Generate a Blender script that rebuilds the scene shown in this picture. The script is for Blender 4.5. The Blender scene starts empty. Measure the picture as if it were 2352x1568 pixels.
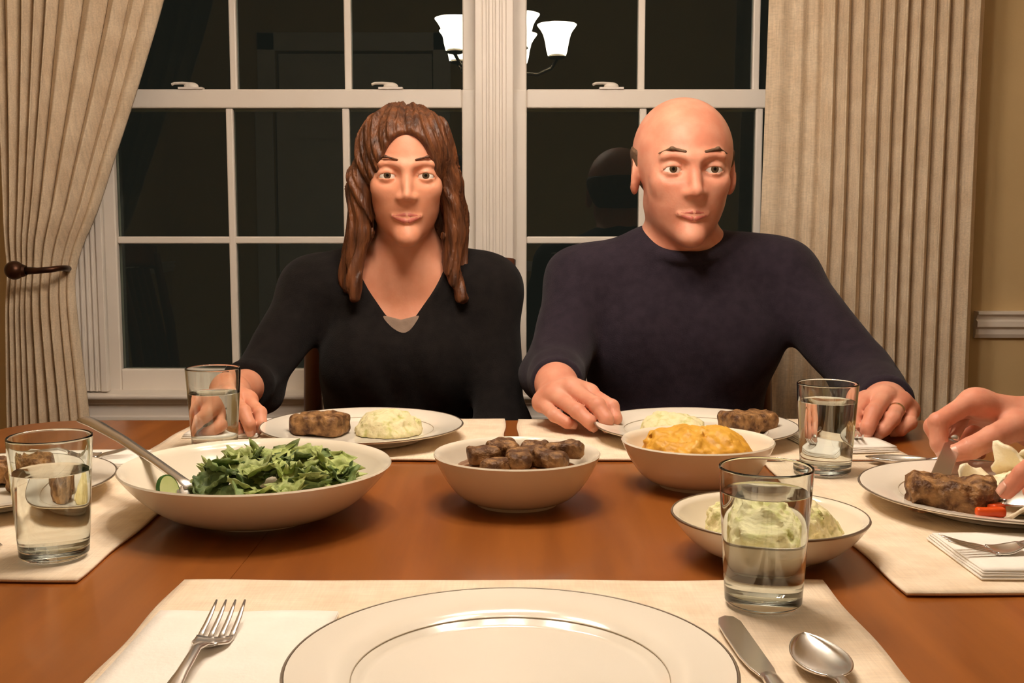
import bpy, bmesh, math, random
import numpy as np
from mathutils import Vector, Matrix, Euler

random.seed(7); np.random.seed(7)
SC = bpy.context.scene
COL = SC.collection
PI = math.pi

# ------------------------------------------------------------------ camera, world, exposure
cam_d = bpy.data.cameras.new('camera')
cam_d.sensor_width = 36.0
cam_d.lens = 36.0 * 2500.0 / 2352.0
cam_d.clip_start = 0.02
cam = bpy.data.objects.new('camera', cam_d)
COL.objects.link(cam)
cam.location = (0.0, 0.0, 1.03)
cam.rotation_euler = (PI / 2 - math.atan(254.0 / 2500.0), 0, 0)
SC.camera = cam

w = bpy.data.worlds.new('night'); SC.world = w; w.use_nodes = True
w.node_tree.nodes['Background'].inputs[0].default_value = (0.16, 0.155, 0.125, 1)
w.node_tree.nodes['Background'].inputs[1].default_value = 0.07

SC.view_settings.view_transform = 'Standard'
SC.view_settings.look = 'None'
SC.view_settings.gamma = 1.0
SC.view_settings.use_curve_mapping = False
SC.view_settings.exposure = 0.0
SHADE_POWER = 64.0
SHADE_COLOR = (1.0, 0.855, 0.715)
SC.cycles.max_bounces = 14
SC.cycles.transmission_bounces = 12
SC.cycles.diffuse_bounces = 5
SC.cycles.sample_clamp_indirect = 6.0

# ------------------------------------------------------------------ materials
def lin(c):
    return tuple(((v / 255.0) / 12.92 if v / 255.0 <= 0.04045 else ((v / 255.0 + 0.055) / 1.055) ** 2.4) for v in c)

MATS = {}
def mat(name, rgb, rough=0.5, metal=0.0, var=None, scale=20.0, stretch=(1, 1, 1), bump=0.0, bscale=None, spec=0.5,
        sss=0.0, sub=None, trans=0.0, ior=1.45, detail=4.0, ramp=(0.35, 0.65), sheen=0.0, rand=0.0, coat=0.0):
    m = bpy.data.materials.new(name); m.use_nodes = True
    nt = m.node_tree; N = nt.nodes; L = nt.links
    b = N['Principled BSDF']
    b.inputs['Roughness'].default_value = rough
    b.inputs['Metallic'].default_value = metal
    b.inputs['Specular IOR Level'].default_value = spec
    b.inputs['IOR'].default_value = ior
    b.inputs['Transmission Weight'].default_value = trans
    b.inputs['Coat Weight'].default_value = coat
    b.inputs['Coat Roughness'].default_value = 0.12
    if sheen: b.inputs['Sheen Weight'].default_value = sheen
    if sss:
        b.inputs['Subsurface Weight'].default_value = sss
        b.inputs['Subsurface Radius'].default_value = sub or (0.6, 0.25, 0.15)
        b.inputs['Subsurface Scale'].default_value = 0.006
    c1 = lin(rgb) + (1,)
    b.inputs['Base Color'].default_value = c1
    tc = None
    if var or bump:
        tc = N.new('ShaderNodeTexCoord'); mp = N.new('ShaderNodeMapping')
        mp.inputs['Scale'].default_value = stretch
        L.new(tc.outputs['Object'], mp.inputs['Vector'])
    out = None
    if var:
        n = N.new('ShaderNodeTexNoise'); n.inputs['Scale'].default_value = scale; n.inputs['Detail'].default_value = detail
        L.new(mp.outputs[0], n.inputs['Vector'])
        r = N.new('ShaderNodeValToRGB')
        r.color_ramp.elements[0].position = ramp[0]; r.color_ramp.elements[1].position = ramp[1]
        r.color_ramp.elements[0].color = c1; r.color_ramp.elements[1].color = lin(var) + (1,)
        L.new(n.outputs['Fac'], r.inputs[0]); out = r.outputs[0]
        if rand:
            oi = N.new('ShaderNodeObjectInfo'); h = N.new('ShaderNodeHueSaturation')
            mr = N.new('ShaderNodeMapRange'); mr.inputs[3].default_value = 1 - rand; mr.inputs[4].default_value = 1 + rand
            L.new(oi.outputs['Random'], mr.inputs[0]); L.new(mr.outputs[0], h.inputs['Value']); L.new(out, h.inputs['Color'])
            out = h.outputs[0]
        L.new(out, b.inputs['Base Color'])
    if bump:
        n2 = N.new('ShaderNodeTexNoise'); n2.inputs['Scale'].default_value = bscale or scale; n2.inputs['Detail'].default_value = 5
        L.new(mp.outputs[0], n2.inputs['Vector'])
        bp = N.new('ShaderNodeBump'); bp.inputs['Strength'].default_value = bump; bp.inputs['Distance'].default_value = 0.004
        L.new(n2.outputs['Fac'], bp.inputs['Height']); L.new(bp.outputs[0], b.inputs['Normal'])
    MATS[name] = m
    return m

def weave(name, rgb, rgb2, freq, rough=0.85, bump=0.25, blotch=9.0, slub=0.08):
    m = mat(name, rgb, rough, var=rgb2, scale=blotch, spec=0.15, sheen=0.1)
    nt = m.node_tree; N = nt.nodes; L = nt.links
    tc = N.new('ShaderNodeTexCoord')
    a = N.new('ShaderNodeTexNoise'); a.inputs['Scale'].default_value = 1.0; a.inputs['Detail'].default_value = 2
    c = N.new('ShaderNodeTexNoise'); c.inputs['Scale'].default_value = 1.0; c.inputs['Detail'].default_value = 2
    m1 = N.new('ShaderNodeMapping'); m1.inputs['Scale'].default_value = (freq, freq * 0.06, freq * 0.06)
    m2 = N.new('ShaderNodeMapping'); m2.inputs['Scale'].default_value = (freq * 0.06, freq, freq)
    for mm, tex in ((m1, a), (m2, c)):
        L.new(tc.outputs['Object'], mm.inputs[0]); L.new(mm.outputs[0], tex.inputs['Vector'])
    ad = N.new('ShaderNodeMath'); ad.operation = 'ADD'
    L.new(a.outputs['Fac'], ad.inputs[0]); L.new(c.outputs['Fac'], ad.inputs[1])
    bp = N.new('ShaderNodeBump'); bp.inputs['Strength'].default_value = bump; bp.inputs['Distance'].default_value = 0.002
    L.new(ad.outputs[0], bp.inputs['Height']); L.new(bp.outputs[0], N['Principled BSDF'].inputs['Normal'])
    hs = N.new('ShaderNodeHueSaturation'); mr = N.new('ShaderNodeMapRange')
    mr.inputs[1].default_value = 0.7; mr.inputs[2].default_value = 1.3; mr.inputs[3].default_value = 1 - slub; mr.inputs[4].default_value = 1 + slub
    src = N['Principled BSDF'].inputs['Base Color'].links[0].from_socket
    L.new(ad.outputs[0], mr.inputs[0]); L.new(mr.outputs[0], hs.inputs['Value']); L.new(src, hs.inputs['Color'])
    L.new(hs.outputs[0], N['Principled BSDF'].inputs['Base Color'])
    return m

def wood(name, dark, light, axis=1, scale=14.0, rough=0.28, coat=0.3, rand=0.0):
    st = [9, 9, 9]; st[axis] = 0.7
    return mat(name, dark, rough, var=light, scale=scale / 4, stretch=tuple(st), detail=8, ramp=(0.3, 0.72), bump=0.03,
               bscale=scale, coat=coat, rand=rand)

def glassm(name, tint=(255, 255, 255), ior=1.5, rough=0.0):
    m = bpy.data.materials.new(name); m.use_nodes = True
    nt = m.node_tree; N = nt.nodes
    N.remove(N['Principled BSDF'])
    g = N.new('ShaderNodeBsdfGlass'); g.inputs['Color'].default_value = lin(tint) + (1,)
    g.inputs['IOR'].default_value = ior; g.inputs['Roughness'].default_value = rough
    nt.links.new(g.outputs[0], N['Material Output'].inputs[0])
    MATS[name] = m
    return m

def emitter(name, rgb, power):
    m = bpy.data.materials.new(name); m.use_nodes = True
    b = m.node_tree.nodes['Principled BSDF']
    b.inputs['Base Color'].default_value = (0.9, 0.88, 0.82, 1)
    b.inputs['Emission Color'].default_value = tuple(rgb) + (1,)
    b.inputs['Emission Strength'].default_value = power
    MATS[name] = m
    return m

M_WALL = mat('wall_paint', (206, 180, 134), 0.75, var=(202, 176, 130), scale=6, bump=0.05, bscale=220, spec=0.2)
M_CEIL = mat('ceiling_paint', (232, 228, 218), 0.9, var=(228, 224, 214), scale=5)
M_TRIM = mat('trim_paint', (234, 226, 216), 0.38, var=(230, 221, 210), scale=7)
M_FLOOR = wood('floor_wood', (78, 46, 24), (112, 70, 38), 0, 12, 0.4, 0.1)
M_CURT = weave('curtain_linen', (218, 200, 174), (208, 187, 159), 330, 0.95, 0.4, 22, 0.13)
M_TABLE = wood('table_wood', (126, 68, 22), (158, 92, 36), 1, 14, 0.3, 0.25, 0.10)
M_CHAIR = wood('chair_wood', (74, 36, 16), (100, 54, 24), 2, 14, 0.35, 0.2)
M_SEAT = weave('seat_fabric', (120, 96, 70), (104, 82, 58), 500)
M_BRONZE = mat('oil_rubbed_bronze', (52, 32, 22), 0.35, 0.75, var=(74, 44, 28), scale=40)
M_MAT = weave('placemat_cotton', (242, 225, 200), (231, 210, 182), 560, 0.9, 0.25, 34, 0.055)
M_NAP = mat('napkin_paper', (248, 243, 234), 0.9, var=(244, 238, 228), scale=30, bump=0.12, bscale=260, spec=0.1)
M_CHINA = mat('white_china', (240, 233, 218), 0.12, var=(238, 230, 214), scale=8, spec=0.5)
M_LINE = mat('fine_grey_line', (196, 182, 160), 0.3)
M_BAND = mat('platinum_band', (150, 138, 122), 0.3, 0.6)
M_BOWL = mat('cream_ceramic', (238, 228, 208), 0.16, var=(235, 224, 203), scale=8)
M_STEEL = mat('stainless_steel', (226, 222, 217), 0.27, 1.0)
M_GLASS = glassm('clear_glass', (252, 254, 253), 1.5)
M_WATER = glassm('water', (253, 254, 254), 1.33)
M_PANE = glassm('window_glass', (235, 242, 238), 1.5)
M_NAVY = mat('navy_knit', (38, 31, 40), 0.9, var=(46, 38, 47), scale=60, bump=0.3, bscale=500, spec=0.15, sheen=0.06)
M_BLACK = mat('black_knit', (20, 17, 17), 0.9, var=(28, 24, 23), scale=60, bump=0.3, bscale=500, spec=0.15, sheen=0.04)
M_CAMI = mat('camisole_cotton', (140, 120, 104), 0.9, var=(130, 110, 95), scale=60, bump=0.2, bscale=400)
M_JEAN = mat('dark_denim', (38, 42, 58), 0.9, var=(48, 52, 68), scale=120, bump=0.2, bscale=500)
M_SHOE = mat('shoe_leather', (34, 24, 18), 0.4, var=(44, 32, 24), scale=40)
M_SKIN = mat('skin', (222, 160, 134), 0.48, var=(212, 140, 114), scale=26, bump=0.10, bscale=260, sss=0.25, spec=0.4)
M_SKIN2 = mat('skin_fair', (222, 158, 128), 0.48, var=(213, 144, 112), scale=26, bump=0.06, bscale=260, sss=0.25, spec=0.4)
M_LIP = mat('lip_skin', (196, 112, 98), 0.42, var=(188, 104, 90), scale=40, sss=0.2)
M_NAIL = mat('nail', (226, 172, 150), 0.28, var=(220, 166, 144), scale=60)
M_HAIRW = mat('brown_hair', (62, 34, 18), 0.42, var=(112, 66, 36), scale=10, stretch=(9, 9, 0.8), bump=0.8, bscale=22, spec=0.5)
M_HAIRM = mat('short_grey_brown_hair', (88, 64, 46), 0.7, var=(112, 86, 64), scale=120, bump=0.5, bscale=200)
M_SCL = mat('eye_white', (226, 218, 208), 0.15)
M_IRIS = mat('eye_iris', (78, 62, 44), 0.15)
M_PUP = mat('eye_pupil', (10, 8, 8), 0.1)
M_GOLD = mat('ring_metal', (222, 205, 180), 0.15, 1.0)
M_MEAT = mat('braised_meat', (86, 54, 28), 0.5, var=(176, 132, 84), scale=80, bump=1.0, bscale=160, spec=0.4, detail=10, ramp=(0.38, 0.68))
M_MASH = mat('mashed_potato', (238, 222, 168), 0.6, var=(226, 204, 140), scale=40, bump=0.5, bscale=120, sss=0.15, sub=(0.6, 0.5, 0.3))
M_COLC = mat('cabbage_mash', (234, 224, 178), 0.6, var=(196, 196, 120), scale=90, bump=0.6, bscale=140, ramp=(0.48, 0.7), sss=0.1, sub=(0.6, 0.5, 0.3))
M_YELL = mat('golden_potato', (226, 172, 62), 0.5, var=(206, 150, 48), scale=40, bump=0.4, bscale=110)
M_SLICE = mat('potato_slice', (246, 236, 204), 0.45, var=(200, 152, 84), scale=44, bump=0.5, bscale=110, ramp=(0.55, 0.75))
M_CARROT = mat('carrot', (222, 86, 22), 0.4, var=(206, 70, 16), scale=60, bump=0.2)
M_GRAVY = mat('brown_gravy', (134, 84, 44), 0.25, var=(110, 64, 32), scale=30, bump=0.3, bscale=60)
M_LEAF = mat('salad_leaf', (118, 134, 62), 0.6, var=(170, 180, 112), scale=60, bump=0.4, bscale=90, rand=0.35)
M_LEAFD = mat('dark_salad_leaf', (76, 100, 50), 0.6, var=(118, 136, 78), scale=60, bump=0.4, bscale=90, rand=0.3)
M_CUKE = mat('cucumber_flesh', (204, 212, 150), 0.3, var=(190, 202, 130), scale=60)
M_CUKES = mat('cucumber_skin', (40, 74, 28), 0.4, var=(60, 98, 40), scale=60)
M_SHADE = emitter('lit_glass_shade', SHADE_COLOR, SHADE_POWER)
M_BRASS = mat('chandelier_metal', (104, 92, 76), 0.35, 0.9)

# ------------------------------------------------------------------ object helpers
def link(o, parent=None):
    COL.objects.link(o)
    if parent is not None: o.parent = parent
    return o

def thing(name, label, cat, loc=(0, 0, 0), rz=0.0, group=None):
    o = bpy.data.objects.new(name, None); o.empty_display_size = 0.05
    link(o); o.location = loc; o.rotation_euler = (0, 0, rz)
    return tag(o, label, cat, group)

def tag(o, label, cat, group=None):
    o['label'] = label; o['category'] = cat
    if group: o['group'] = group
    return o

def copy_tree(o, parent=None):
    c = o.copy(); COL.objects.link(c); c.parent = parent
    for ch in list(o.children): copy_tree(ch, c)
    return c

class MB:
    def __init__(s): s.v = []; s.f = []; s.mi = []; s.cur = 0
    def add(s, vs, fs):
        b = len(s.v); s.v += [tuple(x) for x in vs]
        s.f += [tuple(i + b for i in f) for f in fs]; s.mi += [s.cur] * len(fs); return s
    def box(s, x0, x1, y0, y1, z0, z1):
        v = [(x0, y0, z0), (x1, y0, z0), (x1, y1, z0), (x0, y1, z0), (x0, y0, z1), (x1, y0, z1), (x1, y1, z1), (x0, y1, z1)]
        return s.add(v, [(0, 3, 2, 1), (4, 5, 6, 7), (0, 1, 5, 4), (1, 2, 6, 5), (2, 3, 7, 6), (3, 0, 4, 7)])
    def lathe(s, prof, n=48, closed=False, c=(0, 0, 0)):
        vs = []; fs = []; m = len(prof)
        for i in range(n):
            a = 2 * PI * i / n
            for r, z in prof: vs.append((c[0] + r * math.cos(a), c[1] + r * math.sin(a), c[2] + z))
        rng = m if closed else m - 1
        for i in range(n):
            j = (i + 1) % n
            for k in range(rng):
                l = (k + 1) % m
                fs.append((i * m + k, j * m + k, j * m + l, i * m + l))
        b = len(s.v); s.add(vs, fs)
        if not closed:
            for k in (0, m - 1):
                if prof[k][0] > 1e-6:
                    ring = [i * m + k + b for i in range(n)]
                    s.f.append(tuple(reversed(ring)) if k == 0 else tuple(ring)); s.mi.append(s.cur)
        return s
    def tube(s, pts, rad, n=12, flat=None, up=(0, 0, 1)):
        P = [Vector(p) for p in pts]
        if not hasattr(rad, '__len__'): rad = [rad] * len(P)
        vs = []; fs = []
        for i, p in enumerate(P):
            t = (P[min(i + 1, len(P) - 1)] - P[max(i - 1, 0)]).normalized()
            u = Vector(up)
            if abs(t.dot(u)) > 0.97: u = Vector((1, 0, 0))
            sd = t.cross(u).normalized(); nn = sd.cross(t).normalized()
            r = rad[i]; ra, rb = (r if hasattr(r, '__len__') else (r, r))
            for k in range(n):
                a = 2 * PI * k / n
                vs.append(tuple(p + sd * (ra * math.cos(a)) + nn * (rb * math.sin(a))))
        for i in range(len(P) - 1):
            for k in range(n):
                l = (k + 1) % n
                fs.append((i * n + k, i * n + l, (i + 1) * n + l, (i + 1) * n + k))
        fs.append(tuple(reversed(range(n)))); fs.append(tuple(range((len(P) - 1) * n, len(P) * n)))
        return s.add(vs, fs)
    def sphere(s, c, r, n=20, m=12):
        rr = r if hasattr(r, '__len__') else (r, r, r)
        prof = [(math.sin(PI * k / m), -math.cos(PI * k / m)) for k in range(m + 1)]
        vs = []; fs = []
        for i in range(n):
            a = 2 * PI * i / n
            for q, z in prof: vs.append((c[0] + rr[0] * q * math.cos(a), c[1] + rr[1] * q * math.sin(a), c[2] + rr[2] * z))
        for i in range(n):
            j = (i + 1) % n
            for k in range(m): fs.append((i * (m + 1) + k, j * (m + 1) + k, j * (m + 1) + k + 1, i * (m + 1) + k + 1))
        return s.add(vs, fs)
    def prism(s, poly, z0, z1):
        n = len(poly)
        vs = [(x, y, z0) for x, y in poly] + [(x, y, z1) for x, y in poly]
        fs = [tuple(reversed(range(n))), tuple(range(n, 2 * n))] + [(i, (i + 1) % n, n + (i + 1) % n, n + i) for i in range(n)]
        return s.add(vs, fs)
    def grid(s, fn, nu, nv):
        vs = [fn(i / nu, j / nv) for i in range(nu + 1) for j in range(nv + 1)]
        fs = [(i * (nv + 1) + j, (i + 1) * (nv + 1) + j, (i + 1) * (nv + 1) + j + 1, i * (nv + 1) + j + 1) for i in range(nu) for j in range(nv)]
        return s.add(vs, fs)
    def obj(s, name, m, parent=None, smooth=None, bevel=0.0, solid=0.0, sub=0, loc=None, rot=None, merge=True):
        me = bpy.data.meshes.new(name); me.from_pydata(s.v, [], s.f)
        ms = m if isinstance(m, (list, tuple)) else [m]
        for x in ms: me.materials.append(x)
        if len(ms) > 1: me.polygons.foreach_set('material_index', s.mi)
        if merge:
            bm = bmesh.new(); bm.from_mesh(me)
            bmesh.ops.remove_doubles(bm, verts=bm.verts, dist=1e-6)
            bmesh.ops.recalc_face_normals(bm, faces=bm.faces); bm.to_mesh(me); bm.free()
        o = bpy.data.objects.new(name, me); link(o, parent)
        if loc: o.location = loc
        if rot: o.rotation_euler = rot
        if solid:
            md = o.modifiers.new('solid', 'SOLIDIFY'); md.thickness = solid; md.offset = 0
        if bevel:
            md = o.modifiers.new('bevel', 'BEVEL'); md.width = bevel; md.segments = 2; md.limit_method = 'ANGLE'; md.angle_limit = 0.6
        if sub:
            md = o.modifiers.new('sub', 'SUBSURF'); md.levels = sub; md.render_levels = sub
        if smooth is not None:
            if smooth is True: me.shade_smooth()
            else:
                me.shade_smooth(); me.set_sharp_from_angle(angle=math.radians(smooth))
        return o

def struct(o, label=None):
    o['kind'] = 'structure'
    if label: o['label'] = label
    return o

# ------------------------------------------------------------------ signed-distance surfaces
def V3(a): return np.asarray(a, dtype=np.float64)
def cap(a, b, ra, rb=None):
    a = V3(a); b = V3(b); rb = ra if rb is None else rb; ab = b - a; L2 = max(ab @ ab, 1e-12)
    def f(p):
        q = p - a; t = np.clip((q @ ab) / L2, 0, 1)
        d = q - t[:, None] * ab
        return np.sqrt(np.einsum('ij,ij->i', d, d)) - (ra + (rb - ra) * t)
    return f
def ell(c, r, rz=0.0, rx=0.0):
    c = V3(c); r = V3(r); R = np.array(Euler((rx, 0, rz)).to_matrix())
    def f(p):
        q = (p - c) @ R
        k0 = np.sqrt((((q / r)) ** 2).sum(1)); k1 = np.sqrt(((q / (r * r)) ** 2).sum(1))
        return k0 * (k0 - 1.0) / np.maximum(k1, 1e-9)
    return f
def smin(a, b, k):
    if k <= 0: return np.minimum(a, b)
    h = np.clip(0.5 + 0.5 * (b - a) / k, 0, 1)
    return b + (a - b) * h - k * h * (1 - h)
def smax(a, b, k): return -smin(-a, -b, k)
def uni(prims, k):
    def f(p):
        d = prims[0](p)
        for q in prims[1:]: d = smin(d, q(p), k)
        return d
    return f
def wob(p, fr, s=0.0):
    x, y, z = p[:, 0] * fr + s, p[:, 1] * fr + 1.7 * s, p[:, 2] * fr + 2.3 * s
    return (np.sin(x + 1.3 * np.sin(y * 0.9)) * np.sin(y * 1.1 + 1.1 * np.sin(z)) + np.sin(z * 1.2 + 1.2 * np.sin(x * 1.1)) * 0.7
            + 0.5 * np.sin(2.3 * x + 1.9 * y) * np.sin(2.1 * z - 1.4 * y)) / 2.2

def surf(f, lo, hi, h, B=8):
    lo = V3(lo); hi = V3(hi)
    nb = np.maximum(np.ceil((hi - lo) / (h * B)).astype(int), 1)
    bi = np.stack(np.meshgrid(*[np.arange(n) for n in nb], indexing='ij'), -1).reshape(-1, 3)
    d = f(lo + (bi + 0.5) * (B * h))
    bl = bi[np.abs(d) < B * h * 0.87 * 1.35 + 2 * h]
    S = B + 1
    off = np.stack(np.meshgrid(*[np.arange(S)] * 3, indexing='ij'), -1).reshape(-1, 3)
    D = np.empty((len(bl), S, S, S))
    for s in range(0, len(bl), 400):
        c = bl[s:s + 400]
        P = lo + (c[:, None, :] * B + off[None]) * h
        D[s:s + 400] = f(P.reshape(-1, 3)).reshape(-1, S, S, S)
    NX, NY, NZ = (nb * B + 2)
    ins = D < 0
    cor = [(0, 0, 0), (1, 0, 0), (0, 1, 0), (1, 1, 0), (0, 0, 1), (1, 0, 1), (0, 1, 1), (1, 1, 1)]
    cnt = sum(ins[:, a:a + B, b:b + B, c:c + B].astype(np.int8) for a, b, c in cor)
    act = np.argwhere((cnt > 0) & (cnt < 8))
    n0, i, j, k = act.T
    vals = np.stack([D[n0, i + a, j + b, k + c] for a, b, c in cor], 1)
    edges = [(0, 1), (2, 3), (4, 5), (6, 7), (0, 2), (1, 3), (4, 6), (5, 7), (0, 4), (1, 5), (2, 6), (3, 7)]
    corv = np.array(cor, float); acc = np.zeros((len(act), 3)); num = np.zeros(len(act))
    for a, b in edges:
        va, vb = vals[:, a], vals[:, b]; m = (va < 0) != (vb < 0)
        t = np.where(m, va / np.where(m, va - vb, 1), 0)
        acc += m[:, None] * (corv[a] + t[:, None] * (corv[b] - corv[a])); num += m
    g = bl[n0] * B + act[:, 1:]
    V = lo + (g + acc / num[:, None]) * h
    key = ((g[:, 0] + 1) * (NY + 2) + g[:, 1] + 1) * (NZ + 2) + g[:, 2] + 1
    order = np.argsort(key); ks = key[order]
    F = []
    for ax in range(3):
        A = D[:, :B, :B, :B]
        sl = [slice(0, B)] * 3; sl[ax] = slice(1, B + 1)
        Bv = D[(slice(None),) + tuple(sl)]
        e = np.argwhere((A < 0) != (Bv < 0))
        if not len(e): continue
        pos = A[tuple(e.T)] < 0
        G = bl[e[:, 0]] * B + e[:, 1:]
        o1 = np.zeros(3, int); o2 = np.zeros(3, int); o1[(ax + 1) % 3] = 1; o2[(ax + 2) % 3] = 1
        qs = [G - o1 - o2, G - o2, G, G - o1]
        idx = []; ok = np.ones(len(G), bool)
        for q in qs:
            kk = ((q[:, 0] + 1) * (NY + 2) + q[:, 1] + 1) * (NZ + 2) + q[:, 2] + 1
            w_ = np.searchsorted(ks, kk); w_ = np.minimum(w_, len(ks) - 1)
            ok &= ks[w_] == kk; idx.append(order[w_])
        Q = np.stack(idx, 1); Q = np.where(pos[:, None], Q, Q[:, ::-1])
        F.append(Q[ok])
    return V, np.concatenate(F)

def sobj(name, parts, m, parent=None, loc=None, rot=None):
    vs = []; fs = []; b = 0
    for V, F in parts:
        vs.append(V); fs.append(F + b); b += len(V)
    V = np.concatenate(vs); F = np.concatenate(fs)
    me = bpy.data.meshes.new(name)
    me.vertices.add(len(V)); me.vertices.foreach_set('co', V.astype(np.float32).ravel())
    me.loops.add(F.size); me.loops.foreach_set('vertex_index', F.astype(np.int32).ravel())
    me.polygons.add(len(F)); me.polygons.foreach_set('loop_start', np.arange(0, F.size, 4, dtype=np.int32))
    me.update(calc_edges=True); me.validate()
    me.materials.append(m); me.shade_smooth()
    o = bpy.data.objects.new(name, me); link(o, parent)
    if loc is not None: o.location = loc
    if rot is not None: o.rotation_euler = rot
    return o

# ------------------------------------------------------------------ room shell
XL, XR, YB, YF, ZC = -1.95, 2.0, -1.45, 2.35, 2.5      # inner faces; window wall at YF
YO = 2.52
WX0, WX1, WZ0, WZ1 = -0.925, 0.85, 0.655, 1.99       # window opening
struct(MB().box(XL - .1, XR + .1, YB - .1, YO, -0.05, 0).obj('floor', M_FLOOR))
struct(MB().box(XL - .1, XR + .1, YB - .1, YO, ZC, ZC + .05).obj('ceiling', M_CEIL))
wb = MB()
wb.box(XL - .1, WX0, YF, YO, 0, ZC).box(WX1, XR + .1, YF, YO, 0, ZC).box(WX0, WX1, YF, YO, 0, WZ0).box(WX0, WX1, YF, YO, WZ1, ZC)
struct(wb.obj('wall_back', M_WALL, merge=False))
struct(MB().box(XL - .1, XL, YB, YF, 0, ZC).obj('wall_left', M_WALL))
struct(MB().box(XR, XR + .1, YB, YF, 0, ZC).obj('wall_right', M_WALL))
wr = MB(); wr.box(XL, -1.35, YB - .1, YB, 0, ZC).box(-0.45, XR, YB - .1, YB, 0, ZC).box(-1.35, -0.45, YB - .1, YB, 2.05, ZC)
struct(wr.obj('wall_rear', M_WALL, merge=False))
# door and casing in the rear wall (seen only mirrored in the panes)
d1 = struct(bpy.data.objects.new('door_1', None)); link(d1); d1.location = (-0.9, YB - .06, 0)
MB().box(-.44, .44, -.02, .02, 0.005, 2.04).obj('door_leaf', M_TRIM, d1)
for zz in ((.15, .75), (.85, 1.45), (1.55, 1.92)):
    for xx in ((-.36, -.04), (.04, .36)):
        MB().box(xx[0], xx[1], .02, .03, zz[0], zz[1]).obj('panel', M_TRIM, d1, bevel=.006)
MB().sphere((.37, .065, .98), .028).tube([(.37, .02, .98), (.37, .06, .98)], .01).obj('door_knob', M_BRONZE, d1, smooth=True)
cs = MB(); cs.box(-1.45, -1.35, YB, YB + .02, 0, 2.15).box(-.45, -.35, YB, YB + .02, 0, 2.15).box(-1.45, -.35, YB, YB + .02, 2.05, 2.15)
struct(cs.obj('trim_1', M_TRIM, bevel=.004, merge=False))

def rail_profile():   # chair-rail section: (proud, z)
    return [(0, .800), (.008, .800), (.012, .808), (.012, .820), (.020, .825), (.020, .836), (.012, .840), (.018, .850), (.024, .852), (.024, .858), (0, .858)]
def rail_run(name, p0, p1, nrm):
    mb = MB(); pr = rail_profile(); vs = []
    for p in (p0, p1):
        for d, z in pr: vs.append((p[0] + nrm[0] * d, p[1] + nrm[1] * d, z))
    n = len(pr)
    fs = [(i, i + 1, n + i + 1, n + i) for i in range(n - 1)] + [tuple(range(n)), tuple(range(2 * n - 1, n - 1, -1))]
    return struct(mb.add(vs, fs).obj(name, M_TRIM))
rail_run('trim_2', (1.0, YF), (XR, YF), (0, -1))
rail_run('trim_3', (XL, YF), (-1.14, YF), (0, -1))
rail_run('trim_4', (XL, YB), (XL, YF), (1, 0))
rail_run('trim_5', (XR, YB), (XR, YF), (-1, 0))
rail_run('trim_6', (-.35, YB), (XR, YB), (0, 1))
for nm, b in (('baseboard_back', (XL, XR, YF - .015, YF)), ('baseboard_left', (XL, XL + .015, YB, YF)), ('baseboard_right', (XR - .015, XR, YB, YF))):
    struct(MB().box(b[0], b[1], b[2], b[3], 0, .12).obj(nm, M_TRIM, bevel=.004))

# fluted casings, stool and apron of the double window
def casing(name, x0, x1, z0, z1, yf=2.33, flutes=3):
    mb = MB(); mb.box(x0, x1, yf + .006, YF, z0, z1)
    wd = (x1 - x0); e = wd * .2
    mb.box(x0, x0 + e, yf, yf + .006, z0, z1).box(x1 - e, x1, yf, yf + .006, z0, z1)
    inner = wd - 2 * e; st = inner / (2 * flutes + 1)
    for k in range(flutes):
        mb.box(x0 + e + st * (2 * k + 1), x0 + e + st * (2 * k + 2), yf + .001, yf + .006, z0, z1)
    return struct(mb.obj(name, M_TRIM, bevel=.002, merge=False))
casing('trim_7', -0.947, -0.874, 0.684, 2.06)
casing('trim_8', -0.078, 0.003, 0.684, 1.99)
casing('trim_9', 0.800, 0.873, 0.684, 2.06)
struct(MB().box(-.98, .91, 2.325, YF, 1.97, 2.07).obj('trim_10', M_TRIM, bevel=.004))
so = MB().box(-.99, .915, 2.308, 2.40, .670, .681).obj('trim_11', M_TRIM, bevel=.004); struct(so, 'white window stool')
ap = MB(); ap.box(-.955, .885, 2.332, YF, .56, .672).box(-.955, .885, 2.324, 2.332, .658, .671).box(-.955, .885, 2.326, 2.332, .62, .632).box(-.955, .885, 2.318, 2.332, .56, .575)
struct(ap.obj('trim_12', M_TRIM, bevel=.003, merge=False), 'white moulded apron under the window stool')

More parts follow.
